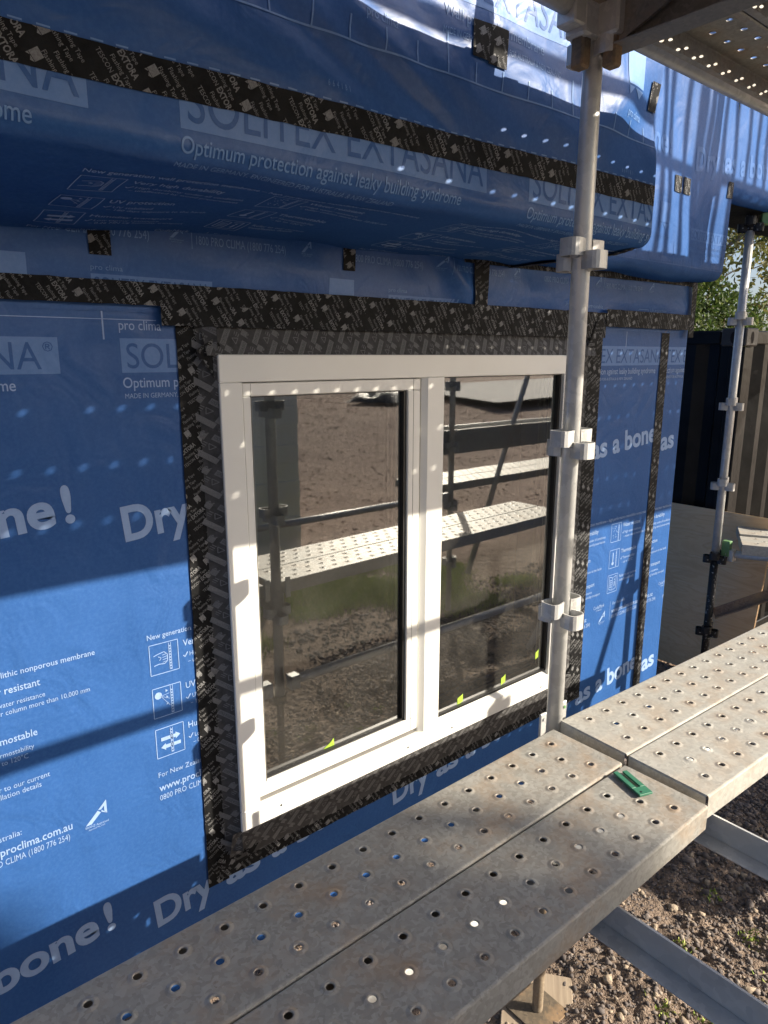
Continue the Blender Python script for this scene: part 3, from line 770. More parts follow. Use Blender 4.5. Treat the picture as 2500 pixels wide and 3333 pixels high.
vc = np.concatenate([np.linspace(-(.35 + AB), -AB, 6), np.linspace(-AB, 0, 8)[1:], np.linspace(0, 1.1, 40)[1:]])
eave = hp(sheet('eave_band', s_C, 3.807, 6.5, 0, 1, 90, 0, 0, MM, None, vlist=vc))
hp(sheet('eave_underside', s_C, 3.807, 6.5, -(.35 + AB), -AB - .005, 40, 4, .003, TAPE, None))
vzb = ZB + RB
tb = cat(T('bone!', 2.86, .885 - vzb, .098, .35, rot=R(3), bold=.03), dry_row(3.47, .87 - vzb))
wprint('printed_lettering', clip(cat(tb, logo(3.13, .56 - vzb, .13), T('pro clima', 3.13, .535 - vzb, .02, .10), ruler(XA1, 3.80, .43 - vzb, 2.28, 1, 5), T('pro clima', 3.44, .625 - vzb, .014), T('Wall protection membrane', 3.44, .525 - vzb, .018, .33), T('MADE IN GERMANY, ENGINEERED FOR', 3.44, .50 - vzb, .011, .33), T('AUSTRALIA & NEW ZEALAND', 3.42, .478 - vzb, .014, .22)), XA1 - .04, -AB, 3.803, 1.2), s_B, .0016, INKF, band, .02)
wprint('printed_plate', clip(rect(3.44, .555 - vzb, 3.80, .61 - vzb), XA1, -AB, 3.803, 1.2), s_B, .0008, INKF, band, .02)
wprint('printed_plate_lettering', clip(T('SOLITEX EXTASANA', 3.445, .563 - vzb, .038, .45), XA1, -AB, 3.803, 1.2), s_B, .0016, INKD, band, .02)
tc_ = tb.copy(); tc_[:, :, 1] += vzb - (ZC + RB)
wprint('printed_lettering', clip(tc_, 3.81, -AB, 6.4, 1.0), s_C, .0016, INKF, eave, .02)
# the house body closing the volume behind
bd = MB(); bd.box(WX0, 3.80, .30, 5.9, .62, 1.9); hp(bd.build('roof_deck', DARKIN))

# ------------------------------------------------------------------ flashing tapes
def tape(surf, u0, u1, v0, v1, off, along='u', name='flashing_tape', seed=0, fleece=False, slope=0.0, res=.03, flip=False, L=None, ink=True):
    """a strip of tape; slope lets it drift across its run"""
    Lh = (u1 - u0) if along == 'u' else (v1 - v0); Wd = (v1 - v0) if along == 'u' else (u1 - u0)
    nl = max(1, int(Lh / res)); nw = 4
    if along == 'u':
        def sf(s, t, o): return surf(u0 + s, v0 + t + slope * s, o)
    else:
        def sf(s, t, o): return surf(u0 + (Wd - t) + slope * s, v0 + s, o)
    o = hp(sheet(name, sf, 0, Lh, 0, Wd, nl, nw, off, CONT if fleece else TAPE, None, jag=.0006))
    if not ink: return o
    if fleece:
        a, b = fleece_soup(Lh, Wd, seed)
        wprint('printed_lettering', a, sf, off + .0006, CINK, o, L); wprint('printed_plate_lettering', b, sf, off + .0011, CDRK, o, L)
    else:
        wprint('printed_lettering', tape_soup(Lh, Wd, seed, flip), sf, off + .0006, TINK, o, L)
    return o
# on the overhang face
tape(s_A, XA0 + .01, XA1 - .003, .447 - VZ, .511 - VZ, .0025, slope=.0125, seed=1, L=.02)
# along the wall under the soffit
tape(s_wall, WX0 + .01, 3.80, .138, .200, .027, seed=2)
tape(s_wall, .805, 2.985, .085, .145, .029, seed=5)
tape(s_wall, 2.985, 3.805, .138, .218, .031, seed=6)
# round the window
FX0, FX1, FZ0, FZ1, FY = .963, 2.735, -1.623, .005, -.050
def s_left(u, v, off):      # fleece apron bridging wall and frame, u from .91 (wall) to .963 (frame)
    t = np.clip((u - .915) / (.968 - .915), 0, 1); return np.stack([u - off * .5, -.0015 - t * .042 - off, v], 1)
def s_right(u, v, off):
    t = np.clip((2.80 - u) / (2.80 - 2.73), 0, 1); return np.stack([u, -.0015 - t * .042 - off, v], 1)
def s_top(u, v, off):
    t = np.clip((.10 - v) / (.10 - .0), 0, 1); return np.stack([u, -.0015 - t * .042 - off, v], 1)
def s_bot(u, v, off):
    t = np.clip((v + 1.745) / (1.745 - 1.618), 0, 1); return np.stack([u, -.0015 - t * .040 - off, v], 1)
tape(s_left, .900, .966, -1.70, .085, .001, 'v', name='window_apron', fleece=True, seed=1)
tape(s_right, 2.732, 2.93, -1.70, .085, .001, 'v', name='window_apron', fleece=True, seed=2)
tape(s_top, .93, 2.90, .002, .103, .003, 'u', name='window_apron', fleece=True, seed=3)
tape(s_bot, .93, 2.88, -1.765, -1.618, .003, 'u', name='window_apron', fleece=True, seed=4)
tape(s_wall, .848, .926, -1.815, .10, .0045, 'v', seed=3, slope=.004)
tape(s_wall, 2.895, 3.003, -1.80, .13, .0045, 'v', seed=4)
tape(s_wall, .89, 2.96, -1.805, -1.742, .0055, 'u', seed=7, slope=.004)
# lap on the far wall, and the house corner
tape(s_wall, 3.545, 3.622, -2.2, .14, .0035, 'v', seed=8)
tape(s_wall, 3.765, 3.815, .10, .40, .033, 'v', seed=9)
def s_bot_line(u, v, off): return np.stack([u, -.02 - off - (v - .345) * .25, v], 1)
tape(s_strip, 2.02, 3.80, .352, .398, .006, seed=10, slope=.008)
tape(s_strip, 2.08, 2.165, .14, .375, .010, 'v', seed=11, slope=-.05)
# short patches holding the strip to the soffit
for x0, z0, w, h, sd in ((.625, .262, .058, .082, 3), (1.452, .282, .052, .072, 4)):
    tape(s_strip, x0, x0 + w, z0, z0 + h, .004, seed=sd, name='tape_patch', L=.02)
# end edge of the overhang soffit
def s_end(u, v, off):       # u outward from the wall, v across the edge
    return np.stack([XA1 + .002 - np.maximum(-v, 0), -u, ZA - .004 - off + np.maximum(v, 0) + .018 * np.clip((u - .47) / .12, 0, 1) ** 2], 1)
tape(s_end, .0, .60, -.035, .022, .010, seed=12, L=.02)
# patches on the overhang face and on the band
for x0, x1, z0, z1, sd in ((1.412, 1.470, .738, .822, 5), (1.468, 1.537, .732, .822, 6), (2.255, 2.306, .785, .868, 7)):
    tape(s_A, x0, x1, z0 - VZ, z1 - VZ, .004, seed=sd, name='tape_patch', L=.02)
for x0, x1, z0, z1, sd in ((3.243, 3.313, .748, .820, 8), (3.332, 3.402, .750, .824, 9), (3.75, 3.803, .785, .862, 10)):
    tape(s_B, x0, x1, z0 - vzb, z1 - vzb, .004, seed=sd, name='tape_patch', L=.02)
# taped corners below the sill
def diag(x, z, a, L, W, off, sd):
    ca, sa = math.cos(a), math.sin(a)
    def sf(s, t, o): return np.stack([x + s * ca - t * sa, np.full_like(s, -o), z + s * sa + t * ca], 1)
    o = hp(sheet('tape_patch', sf, 0, L, 0, W, 4, 2, off, TAPE, None)); wprint('printed_lettering', tape_soup(L, W, sd), sf, off + .0006, TINK, o)
diag(.93, -1.69, R(-38), .11, .06, .012, 2); diag(.905, -1.775, R(24), .15, .06, .009, 4)
diag(.905, .02, R(-60), .11, .07, .034, 6); diag(2.86, -1.70, R(40), .12, .06, .012, 9)
diag(2.90, .02, R(62), .14, .06, .032, 5)

# ------------------------------------------------------------------ the window
wb = MB()
def frame_member(mb, x0, x1, z0, z1): mb.box(x0, x1, FY, .035, z0, z1, .0025)
frame_member(wb, FX0, FX1, -.078, FZ1)                      # head
frame_member(wb, FX0, 1.0385, -1.547, -.0786)               # jambs
frame_member(wb, 2.655, FX1, -1.547, -.0786)
frame_member(wb, FX0, FX1, FZ0, -1.5476)                    # sill
window = hp(wb.build('window', WHITE))
def wsub(mb, name, mat): 
    o = mb.build(name, mat); o.parent = window; return o
mu = MB(); x0, x1 = 1.797, 1.905
mu.add([(x0, -.034, -1.547), (x0 + .020, FY - .001, -1.547), (x1 - .004, FY - .001, -1.547), (x1, FY + .003, -1.547), (x1, .035, -1.547), (x0, .035, -1.547),
        (x0, -.034, -.0782), (x0 + .020, FY - .001, -.0782), (x1 - .004, FY - .001, -.0782), (x1, FY + .003, -.0782), (x1, .035, -.0782), (x0, .035, -.0782)],
       [(0, 1, 7, 6), (1, 2, 8, 7), (2, 3, 9, 8), (3, 4, 10, 9), (5, 0, 6, 11)])
wsub(mu, 'mullion', WHITE)
SY = -.044
for nm, a in (('sash_rail', (1.0405, 1.7845, -.1225, -.0815)), ('sash_rail', (1.0405, 1.7845, -1.5215, -1.466)), ('sash_stile', (1.0405, 1.070, -1.4655, -.123)), ('sash_stile', (1.723, 1.7845, -1.4655, -.123))):
    b = MB(); b.box(a[0], a[1], SY, .03, a[2], a[3], .003); wsub(b, nm, WHITE)
b = MB(); b.box(1.7485, 1.7500, SY - .0008, SY + .003, -1.52, -.083); b.box(1.0695, 1.0705, SY - .0008, SY + .003, -1.515, -.083); wsub(b, 'sash_joint', m_flat('shadow_joint', (.30, .29, .26), .5))
b = MB(); b.box(1.7850, 1.7965, -.02, .03, -1.545, -.08); b.box(1.0388, 1.0404, -.03, .03, -1.545, -.08); b.box(1.0405, 1.7845, -.03, .03, -1.5465, -1.522); wsub(b, 'shadow_gap_seal', m_flat('grey_seal', (.16, .155, .145), .5))
# sloped sill lip in front of the fixed pane
b = MB(); b.add([(1.906, FY, -1.5478), (2.6545, FY, -1.5478), (2.6545, -.016, -1.524), (1.906, -.016, -1.524)], [(0, 1, 2, 3)]); b.box(1.906, 2.6545, -.016, .03, -1.547, -1.524); wsub(b, 'glazing_bead', WHITE)
GY = -.018
for gx0, gx1, gz0, gz1 in ((1.070, 1.723, -1.466, -.1225), (1.905, 2.655, -1.524, -.0785)):
    g = MB(); w_ = .012
    g.box(gx0, gx0 + .004, -.036, .0, gz0, gz1); g.box(gx1 - w_, gx1, -.034, .0, gz0, gz1); g.box(gx0, gx1, -.034, .0, gz1 - .004, gz1); g.box(gx0, gx1, -.034, .0, gz0, gz0 + .010)
    wsub(g, 'gasket', GASK)
    s_ = MB(); d = .022
    for q0, q1, r0, r1 in ((gx0 + .004, gx0 + d, gz0, gz1), (gx1 - w_ - d, gx1 - w_, gz0, gz1), (gx0, gx1, gz0 + .01, gz0 + .01 + d), (gx0, gx1, gz1 - .004 - .012, gz1 - .004)):
        s_.box(q0, q1, GY + .006, GY + .020, r0, r1)
    wsub(s_, 'spacer_bar', SPACER)
    p_ = MB()
    p_.add([(gx0, GY, gz0), (gx1, GY, gz0), (gx1, GY, gz1), (gx0, GY, gz1)], [(0, 1, 2, 3)])
    p_.add([(gx0, GY + .024, gz0), (gx1, GY + .0255, gz0), (gx1, GY + .0245, gz1), (gx0, GY + .0245, gz1)], [(0, 1, 2, 3)])
    wsub(p_, 'pane', GLASS)
for sx_, sz_ in ((1.121, -1.584), (1.731, -1.588), (1.987, -1.590), (2.604, -1.594)):
    b = MB(); b.tube([(sx_, FY + .001, sz_), (sx_, FY - .0012, sz_)], .0045, 10); wsub(b, 'screw', SCREW)
for gx, gz, w_, h_ in ((2.067, -1.497, .034, .042), (2.355, -1.493, .030, .048), (2.600, -1.435, .022, .050)):
    b = MB(); b.add([(gx - w_ / 2, GY - .001, gz - .02), (gx + w_ / 2, GY - .001, gz - .012), (gx + w_ / 2, GY - .001, gz + h_ * .6), (gx + w_ * .2, GY - .002, gz + h_ * .5), (gx - w_ / 2, GY - .001, gz + h_ * .3)], [(0, 1, 2, 3, 4)]); wsub(b, 'masking_tape', LIME)
b = MB(); b.add([(1.33, GY - .001, -1.456), (1.38, GY - .001, -1.456), (1.378, GY - .001, -1.425), (1.365, GY - .002, -1.437)], [(0, 1, 2, 3)]); wsub(b, 'masking_tape', LIME)
# room behind
rm = MB(); rm.box(.2, 3.7, .24, 4.2, -1.95, .5); me = rm.mesh('room_lining', DARKIN); me.flip_normals(); hp(obj('room_lining', me))
b = MB(); b.add([(1.02, .04, -1.49), (1.66, .04, -1.49), (1.02, .62, -1.49), (1.02, .04, -1.51), (1.66, .04, -1.51), (1.02, .62, -1.51)], [(0, 1, 2), (5, 4, 3), (0, 3, 4, 1), (1, 4, 5, 2), (2, 5, 3, 0)]); hp(b.build('inner_sill', m_flat('pale_green_board', (.55, .62, .36), .6, var=.06)))
b = MB(); b.box(.7, 1.75, .35, 1.2, -1.93, -1.62, .004); hp(b.build('stacked_boards', m_flat('green_board_stack', (.28, .34, .20), .6, var=.1)))
b = MB()
for xx in (1.25, 1.85, 2.45, 3.05): b.box(xx, xx + .045, 4.08, 4.17, -1.94, .48)
hp(b.build('wall_studs', BOARD))

# ------------------------------------------------------------------ scaffold
def plank_meshes(L, W, rim=.065, mat=GALV, hr=1.0):
    """perforated steel deck: three staggered rows of dimpled holes"""
    P_, RW, S16 = .085, .0655, 16
    b = MB(); n = int((L - .05) / P_); stain_at = []
    start = (L - n * P_) / 2
    for r, yc in enumerate((RW, 0, -RW)):
        sh = P_ / 2 if r == 1 else 0.0
        nn = n if r != 1 else n - 1
        for i in range(nn):
            xc = start + P_ / 2 + i * P_ + sh
            hx, hy = P_ / 2, RW / 2
            bp = [(hx, -hy + j * RW / 4) for j in range(4)] + [(hx - j * P_ / 4, hy) for j in range(4)] + [(-hx, hy - j * RW / 4) for j in range(4)] + [(-hx + j * P_ / 4, -hy) for j in range(4)]
            V = [(xc + a, yc + c, 0) for a, c in bp]; an = [math.atan2(c, a) for a, c in bp]
            for rr, zz in ((.0185, 0), (.0130, .0020), (.0095, .0030), (.0080, .0020), (.0076, .0002)):
                for t in an: V.append((xc + rr * hr * math.cos(t), yc + rr * hr * math.sin(t), zz))
            F = [(a * S16 + k, a * S16 + (k + 1) % S16, (a + 1) * S16 + (k + 1) % S16, (a + 1) * S16 + k) for a in range(5) for k in range(S16)]
            stain_at.append(len(b.v)); b.add(V, F)
        xa, xb = start + sh, start + nn * P_ + sh
        b.add([(.004, yc - RW / 2, 0), (xa, yc - RW / 2, 0), (xa, yc + RW / 2, 0), (.004, yc + RW / 2, 0)], [(0, 1, 2, 3)])
        b.add([(xb, yc - RW / 2, 0), (L - .004, yc - RW / 2, 0), (L - .004, yc + RW / 2, 0), (xb, yc + RW / 2, 0)], [(0, 1, 2, 3)])
    e = RW * 1.5; h = W / 2 - .005
    for s in (1, -1):
        q = [(.004, s * e, 0), (L - .004, s * e, 0), (L - .004, s * h, 0), (.004, s * h, 0)]
        b.add(q if s > 0 else q[::-1], [(0, 1, 2, 3)])
    deck = b.mesh('deck', mat)
    at = deck.attributes.new('stain', 'FLOAT', 'POINT'); vals = [0.0] * len(b.v)
    for i0 in stain_at:
        sv_ = max(0.0, rnd.gauss(.12, .30))
        for ring, f in ((1, .75), (2, 1.0), (3, 1.0), (4, 1.0), (5, 1.0)):
            for k in range(S16): vals[i0 + ring * S16 + k] = min(1.0, sv_ * f)
        for k in range(S16): vals[i0 + k] = sv_ * .12
    at.data.foreach_set('value', vals)
    for p in deck.polygons: p.use_smooth = len(p.vertices) == 4 and p.area < 1e-4 and True
    rims = []
    for s in (1, -1):
        c = MB(); y = s * W / 2; prof_ = [(s * h, 0), (s * (h + .0035), -.0012), (y, -.005), (y, -rim), (y - s * .004, -rim - .002), (y - s * .022, -rim - .002), (y - s * .022, -rim + .008)]
        V = [(xx, yy, zz) for xx in (.004, L - .004) for yy, zz in prof_]; k = len(prof_)
        F = [(i, i + 1, k + i + 1, k + i) for i in range(k - 1)]
        c.add(V, F); rims.append(c.mesh('side_rim', mat))
    ends = []
    for x in (0.0, L):
        c = MB(); d = .004 if x == 0 else -.004
        c.add([(x + d, -h, 0), (x + d, h, 0), (x, h, -.004), (x, -h, -.004), (x, -h, -rim * .8), (x, h, -rim * .8)], [(0, 1, 2, 3), (3, 2, 5, 4)]); ends.append(c.mesh('end_plate', mat))
    return deck, rims, ends
PW = .231
PM = {}
def plank(x0, yc, z, L, label, yaw=0.0, mat=GALV, group='perforated steel scaffold planks', hr=1.0):
    key = (round(L, 3), mat.name, hr)
    if key not in PM: PM[key] = plank_meshes(L, PW, mat=mat, hr=hr)
    deck, rims, ends = PM[key]
    r = empty('scaffold_plank', (x0, yc, z), yaw); tag(r, label, 'plank', group)
    obj('deck', deck, r)
    for q in rims: obj('side_rim', q, r)
    for q in ends: obj('end_plate', q, r)
    return r
ZP = -1.08
LN = 2.45
plank(1.580 - LN, -.992 - .010, ZP, LN, 'rust stained steel plank nearest the wall, running to the lower left corner', yaw=R(.35))
plank(1.578 - LN, -1.226 - .010, ZP, LN, 'steel plank at the front with the green packer lying on it', yaw=R(.25))
plank(1.620, -.975, ZP + .004, LN, 'pale clean steel plank beyond the pole, on the wall side', yaw=R(-2.2), mat=GALVC)
plank(1.609, -1.210, ZP + .004, LN, 'steel plank beyond the pole on the outer side, with a lit rim', yaw=R(-2.2), mat=GALVC)
ZO = .868
for k in range(6):
    w = ['innermost', 'second', 'third', 'fourth', 'fifth', 'outermost'][k]
    if k < 5: plank(1.65, -.86 - PW / 2 - k * .2355, ZO, LN, f'overhead steel plank right of the pole, {w} from the wall', mat=GALV, group='overhead steel planks', hr=1.15)
    tb_ = MB(); tb_.box(1.645 - LN, 1.645, -.80 - k * .2555 - .2545, -.80 - k * .2555, ZO - .045, ZO - .002, .003)
    o = tb_.build('scaffold_board', BOARD); tag(o, f'overhead timber board left of the pole, {w} from the wall', 'timber board', 'overhead timber boards')
for k in range(7):
    w = ['innermost', 'second', 'third', 'fourth', 'fifth', 'sixth', 'outermost'][k]
    plank(4.11, -.86 - PW / 2 - k * .2355, ZO, LN, f'overhead steel plank in the far bay past the container, {w} from the wall', mat=GALV, group='overhead steel planks', hr=1.15)

# uprights with their V pressings
RT = .02415
def pressing_mesh(name, mat):
    b = MB(); th = .004; h = .044
    path = [(.016, -.020), (.036, -.026), (.052, -.0265), (.061, -.023), (.066, -.016), (.0675, -.006), (.0675, .006), (.066, .016), (.061, .023), (.052, .0265), (.036, .026), (.016, .020)]
    n = len(path); V = []
    for i, (x, y) in enumerate(path):
        a = np.array(path[max(i - 1, 0)]); c = np.array(path[min(i + 1, n - 1)]); d = (c - a) / np.linalg.norm(c - a); nn = np.array((d[1], -d[0])) * th / 2
        for s in (1, -1):
            for z in (-h / 2, h / 2): V.append((x + nn[0] * s, y + nn[1] * s, z))
    F = []
    for i in range(n - 1):
        A = i * 4; B = A + 4
        F += [(A, B, B + 1, A + 1), (A + 3, B + 3, B + 2, A + 2), (A + 1, B + 1, B + 3, A + 3), (A + 2, B + 2, B, A)]
    b.add(V, F); b.tube([(.012, 0, -h * .25), (.030, 0, -h * .25)], .016, 8)
    return b.mesh(name, mat)
PR = {m_.name: pressing_mesh('coupling_bracket', m_) for m_ in (CUP, BLKP)}
def pole(x, y, z0, z1, clusters, label, rot=0.0, black_below=None, group='galvanised scaffold uprights', black_above=None, lean=(0, 0)):
    r = empty('scaffold_upright', (x, y, z0), 0); tag(r, label, 'scaffold pole', group)
    cuts = [(z0, z1, TUBE)]
    if black_below is not None: cuts = [(z0, black_below, BLKP), (black_below, z1, TUBE)]
    if black_above is not None: cuts = cuts[:-1] + [(cuts[-1][0], black_above, TUBE), (black_above, z1, BLKP)]
    for a, b_, mt in cuts:
        t = MB(); t.tube([(0, 0, a - z0), (0, 0, b_ - z0)], RT, 28, True); t.build('tube', mt, r, True)
    for zc in clusters:
        for k in range(4):
            dz = .019 if k % 2 == 0 else -.013
            blk = (black_below is not None and zc < black_below + .03) or (black_above is not None and zc > black_above - .05)
            obj('coupling_bracket', PR[(BLKP if blk else CUP).name], r, (0, 0, zc + dz - z0), (0, 0, rot + k * math.pi / 2))
    return r
CL = [-.239 + .495 * k for k in range(-3, 7)]
PX, PY = 1.627, -.839
near = pole(PX, PY, -1.66, 2.9, [z for z in CL if z > -1.6 and z < 2.8], 'nearest galvanised scaffold upright in front of the window edge', rot=R(0))
# screw jack under it
jk = empty('screw_jack', (PX, PY, ZG)); tag(jk, 'rusty threaded screw jack standing on a timber board', 'screw jack')
b = MB(); pts = []; rr = []
z = .03
while z < .56:
    pts += [(0, 0, z), (0, 0, z + .0035)]; rr += [.0185, .0158]; z += .0075
b.tube(pts, rr, 14); b.build('threaded_rod', m_galv('rusty_thread', (.26, .20, .14), (.40, .33, .24), rust=.5, metal=.3, rough=.5), jk, True)
b = MB(); b.box(-.075, .075, -.075, .075, .024, .031, .001); b.build('base_plate', RUST, jk)
b = MB(); b.box(-.02, .02, -.075, .02, .50, .53, .004); b.tube([(0, 0, .495), (0, 0, .535)], .033, 12); b.build('wing_nut', RUST, jk)
b = MB(); b.box(-.30, .16, -.12, .12, .0, .028, .003)
sb = b.build('sole_board', BOARD, None, loc=(PX, PY, ZG - .006), rot=(0, 0, R(38))); tag(sb, 'weathered timber sole board on the gravel under the screw jack', 'timber board')
pole(PX + 2.54, PY, -2.16, 2.9, CL, 'galvanised scaffold upright beyond the right edge, in the inner row')
pole(PX - 2.44, PY, -2.16, 2.9, CL, 'galvanised scaffold upright left of the camera, in the inner row')
YO = -2.11
for x_, nm in ((PX - 2.44, 'left of the camera'), (PX, 'right of the camera'), (PX + 2.44, 'at the far end of the first bay')):
    pole(x_, YO, -2.16, 2.9, CL, f'galvanised scaffold upright in the outer row, {nm}')
pole(4.370, -.030, -2.16, 1.2, [.216, -.288, -.785, -1.262, -1.76, .74], 'far scaffold upright by the container, black painted below', rot=R(20), black_below=-1.27, black_above=.71)

def tube_thing(name, p0, p1, label, rad=RT, mat=TUBE, group='scaffold tubes', ends=True):
    c = (Vector(p0) + Vector(p1)) / 2
    r = empty(name, c); tag(r, label, 'scaffold tube', group)
    b = MB(); b.tube([Vector(p0) - c, Vector(p1) - c], rad, 20); b.build('tube', mat, r, True)
    if ends:
        d = (Vector(p1) - Vector(p0)).normalized()
        for s, q in ((1, Vector(p0)), (-1, Vector(p1))):
            b = MB(); o_ = q - c + d * s * .03
            if abs(d.z) < .5:
                b.box(o_.x - .028, o_.x + .028, o_.y - .028, o_.y + .028, o_.z - .045, o_.z + .03, .004); b.build('end_fitting', CUP, r)
    return r
ZL = .811
tube_thing('ledger', (PX + .06, PY, ZL), (PX + 2.38, PY, ZL + .0), 'overhead ledger tube right of the pole along the plank edge')
tube_thing('ledger', (PX - 2.38, PY, ZL), (PX - .06, PY, ZL), 'overhead ledger tube left of the pole')
for x_, nm in ((PX - 2.44, 'left bay'), (PX, 'right bay')):
    tube_thing('ledger', (x_ + .05, YO, -1.14), (x_ + 2.39, YO, -1.14), f'outer ledger tube at plank level, {nm}')
    tube_thing('ledger', (x_ + .05, YO, .30), (x_ + 2.39, YO, .30), f'outer guard rail tube at chest height, {nm}')
    tube_thing('ledger', (x_ + .05, YO, 1.785), (x_ + 2.39, YO, 1.785), f'outer guard rail tube of the upper lift, {nm}')
    tube_thing('ledger', (x_ + .05, PY, -1.60), (x_ + 2.39, PY, -1.60), f'low inner ledger tube near the ground, {nm}')
    tube_thing('ledger', (x_ + .05, YO, ZL), (x_ + 2.39, YO, ZL), f'outer ledger tube under the upper deck, {nm}')
tube_thing('brace', (4.35, -2.16, -1.9), (5.55, -2.16, 1.0), 'diagonal brace tube on the outer row beyond the first bay')
tube_thing('brace', (3.66, -.90, -2.0), (4.20, -.90, -1.35), 'short diagonal brace tube low on the inner row')
tube_thing('scaffold_tube', (4.29, -.86, -2.1), (4.29, -.86, -.50), 'short upright tube standing beside the inner row', ends=False)

def transom(x, z, y0, y1, label):
    c = empty('transom', (x, y0, z)); tag(c, label, 'transom', 'angle iron transoms'); L = y0 - y1
    b = MB(); t = .006
    b.box(-t / 2 - .003, t / 2 - .003, -L, 0, -.055, .006); b.build('web', TUBE if z < 0 else DKST, c)
    b = MB(); b.box(-.052, .022, -L, 0, -.0605, -.0555, .0015); b.build('flange', TUBE if z < 0 else DKST, c)
    b = MB(); b.box(-.022, .022, -.05, .03, -.05, .02, .003); b.build('end_fitting', CUP, c)
    return c
transom(1.648, ZP - .070, -.87, YO, 'angle iron transom under the plank joint beside the pole')
transom(1.215, ZP - .095, -.90, YO, 'angle iron transom crossing under the near planks')
transom(1.66, ZO - .078, -.87, YO, 'overhead angle iron transom running out from the pole')
transom(PX - 2.40, ZO - .078, -.87, YO, 'overhead angle iron transom left of the camera')
eb_ = MB(); eb_.box(1.66, 4.10, -2.102, -2.040, .790, .846, .003); o = eb_.build('sun_gap_board', BOARD); tag(o, 'narrow timber board added to close a sun gap at the upper deck edge', 'timber board')  # added to shut a strip of sunlight between outer plank and ledger
# bracket with wedges on the near pole at the overhead transom
br = empty('wedge_bracket', (PX, PY, .738)); tag(br, 'heavy steel bracket with rusty wedges clamping the overhead transom to the pole', 'bracket')
b = MB()
b.add([(.03, -.03, -.005), (.20, -.03, .055), (.20, -.03, .135), (.03, -.03, .135), (.03, -.038, -.005), (.20, -.038, .055), (.20, -.038, .135), (.03, -.038, .135)], [(0, 1, 2, 3), (7, 6, 5, 4), (0, 4, 5, 1), (1, 5, 6, 2), (2, 6, 7, 3), (3, 7, 4, 0)])
b.build('gusset_plate', DKST, br)
b = MB()
b.add([(-.004, -.03, -.02), (-.004, -.20, .045), (-.004, -.20, .13), (-.004, -.03, .13), (.004, -.03, -.02), (.004, -.20, .045), (.004, -.20, .13), (.004, -.03, .13)], [(0, 1, 2, 3), (7, 6, 5, 4), (0, 4, 5, 1), (1, 5, 6, 2), (2, 6, 7, 3), (3, 7, 4, 0)])
b.build('gusset_plate', DKST, br)
for (x_, y_) in ((-.052, 0), (0, -.054)):
    b = MB(); b.box(x_ - .030, x_ + .030, y_ - .030, y_ + .030, .012, .14, .006); b.build('socket', CUP, br)
    b = MB(); b.box(x_ - .018, x_ + .018, y_ - .018, y_ + .018, -.052, .018, .005); b.build('wedge', RUST, br)
b = MB(); b.tube([(.09, -.030, .07), (.09, -.044, .07)], .008, 8); b.build('rivet', TUBE, br)
# plates where the planks hook beside the near pole
fx = empty('hook_plate', (PX, PY, ZP + .0)); tag(fx, 'small galvanised hook plates at the foot of the near pole', 'bracket')
for x_, y_, s in ((-.052, .004, 1), (.058, .012, 1)):
    b = MB(); b.box(x_ - .014, x_ + .014, y_ - .004, y_ + .004, -.07, .035, .002); b.build('plate', CUP, fx)
    b = MB(); b.tube([(x_, y_ - .004, .018), (x_, y_ - .008, .018)], .005, 8); b.build('rivet', GREENP if x_ > 0 else TUBE, fx)

# packer lying on the near plank
pk = MB(); t = .006; Lp, Wp, sl = .105, .040, .012
pk.box(0, Wp, 0, .030, 0, t, .0008); pk.box(0, Wp / 2 - sl / 2, .0302, Lp, 0, t, .0008); pk.box(Wp / 2 + sl / 2, Wp, .0302, Lp - .004, 0, t, .0008)
po = pk.build('window_packer', PACK, None, loc=(1.492, -1.232, ZP + .0045), rot=(0, 0, R(-33))); tag(po, 'slotted green plastic packer lying on the front plank', 'packer')
po.location = (1.470, -1.218, ZP + .0045); po.rotation_euler = (0, 0, R(-20))
b = MB(); b.tube([(.012, .010, .0055), (.012, .010, .0066)], .003, 8); b.build('peg_hole', GASK, po)

# outer toe board shades the ground; a board and bars added to cast shadows
for k, (z0, z1) in enumerate(((-.80, -.60),)):
    tb_ = MB(); tb_.box(3.85, 6.4, -2.165, -2.135, z0, z1, .003); o = tb_.build('toe_board', GALVC); tag(o, 'steel toe board set on edge along the outer row', 'toe board')
tb_ = MB(); tb_.box(3.1, 6.5, -.898, -.872, .872, .945, .003); o = tb_.build('toe_board', BOARD); tag(o, 'timber toe board along the inner edge of the upper deck', 'toe board')  # added to keep the sun from slipping under the wall band
gp = empty('stripe_bars', (4.3, YO, 1.73)); tag(gp, 'unseen steel bars added above the far bay to cast stripes on the wall band', 'shade caster')  # unseen bars, added to throw striped shade on the wall band
bar = MB(); bar.box(-.018, .018, -.005, .005, 0, 1.45, .001); barm = bar.mesh('bar', TUBE)
for k, x_ in enumerate((.02, .14, .255, .37, .49, .57, .69, .81, .845, .88, .915, 1.03, 1.15, 1.19, 1.31, 1.43, 1.55, 1.67, 1.79, 1.91)):
    obj('bar', barm, gp, (x_, 0, 0), (0, R(1.2 * math.sin(k * 2.3)), 0))
for z_ in (.43, 1.46):
    b = MB(); b.tube([(-.05, 0, z_), (2.05, 0, z_)], .026, 10); b.build('rail', TUBE, gp, True)
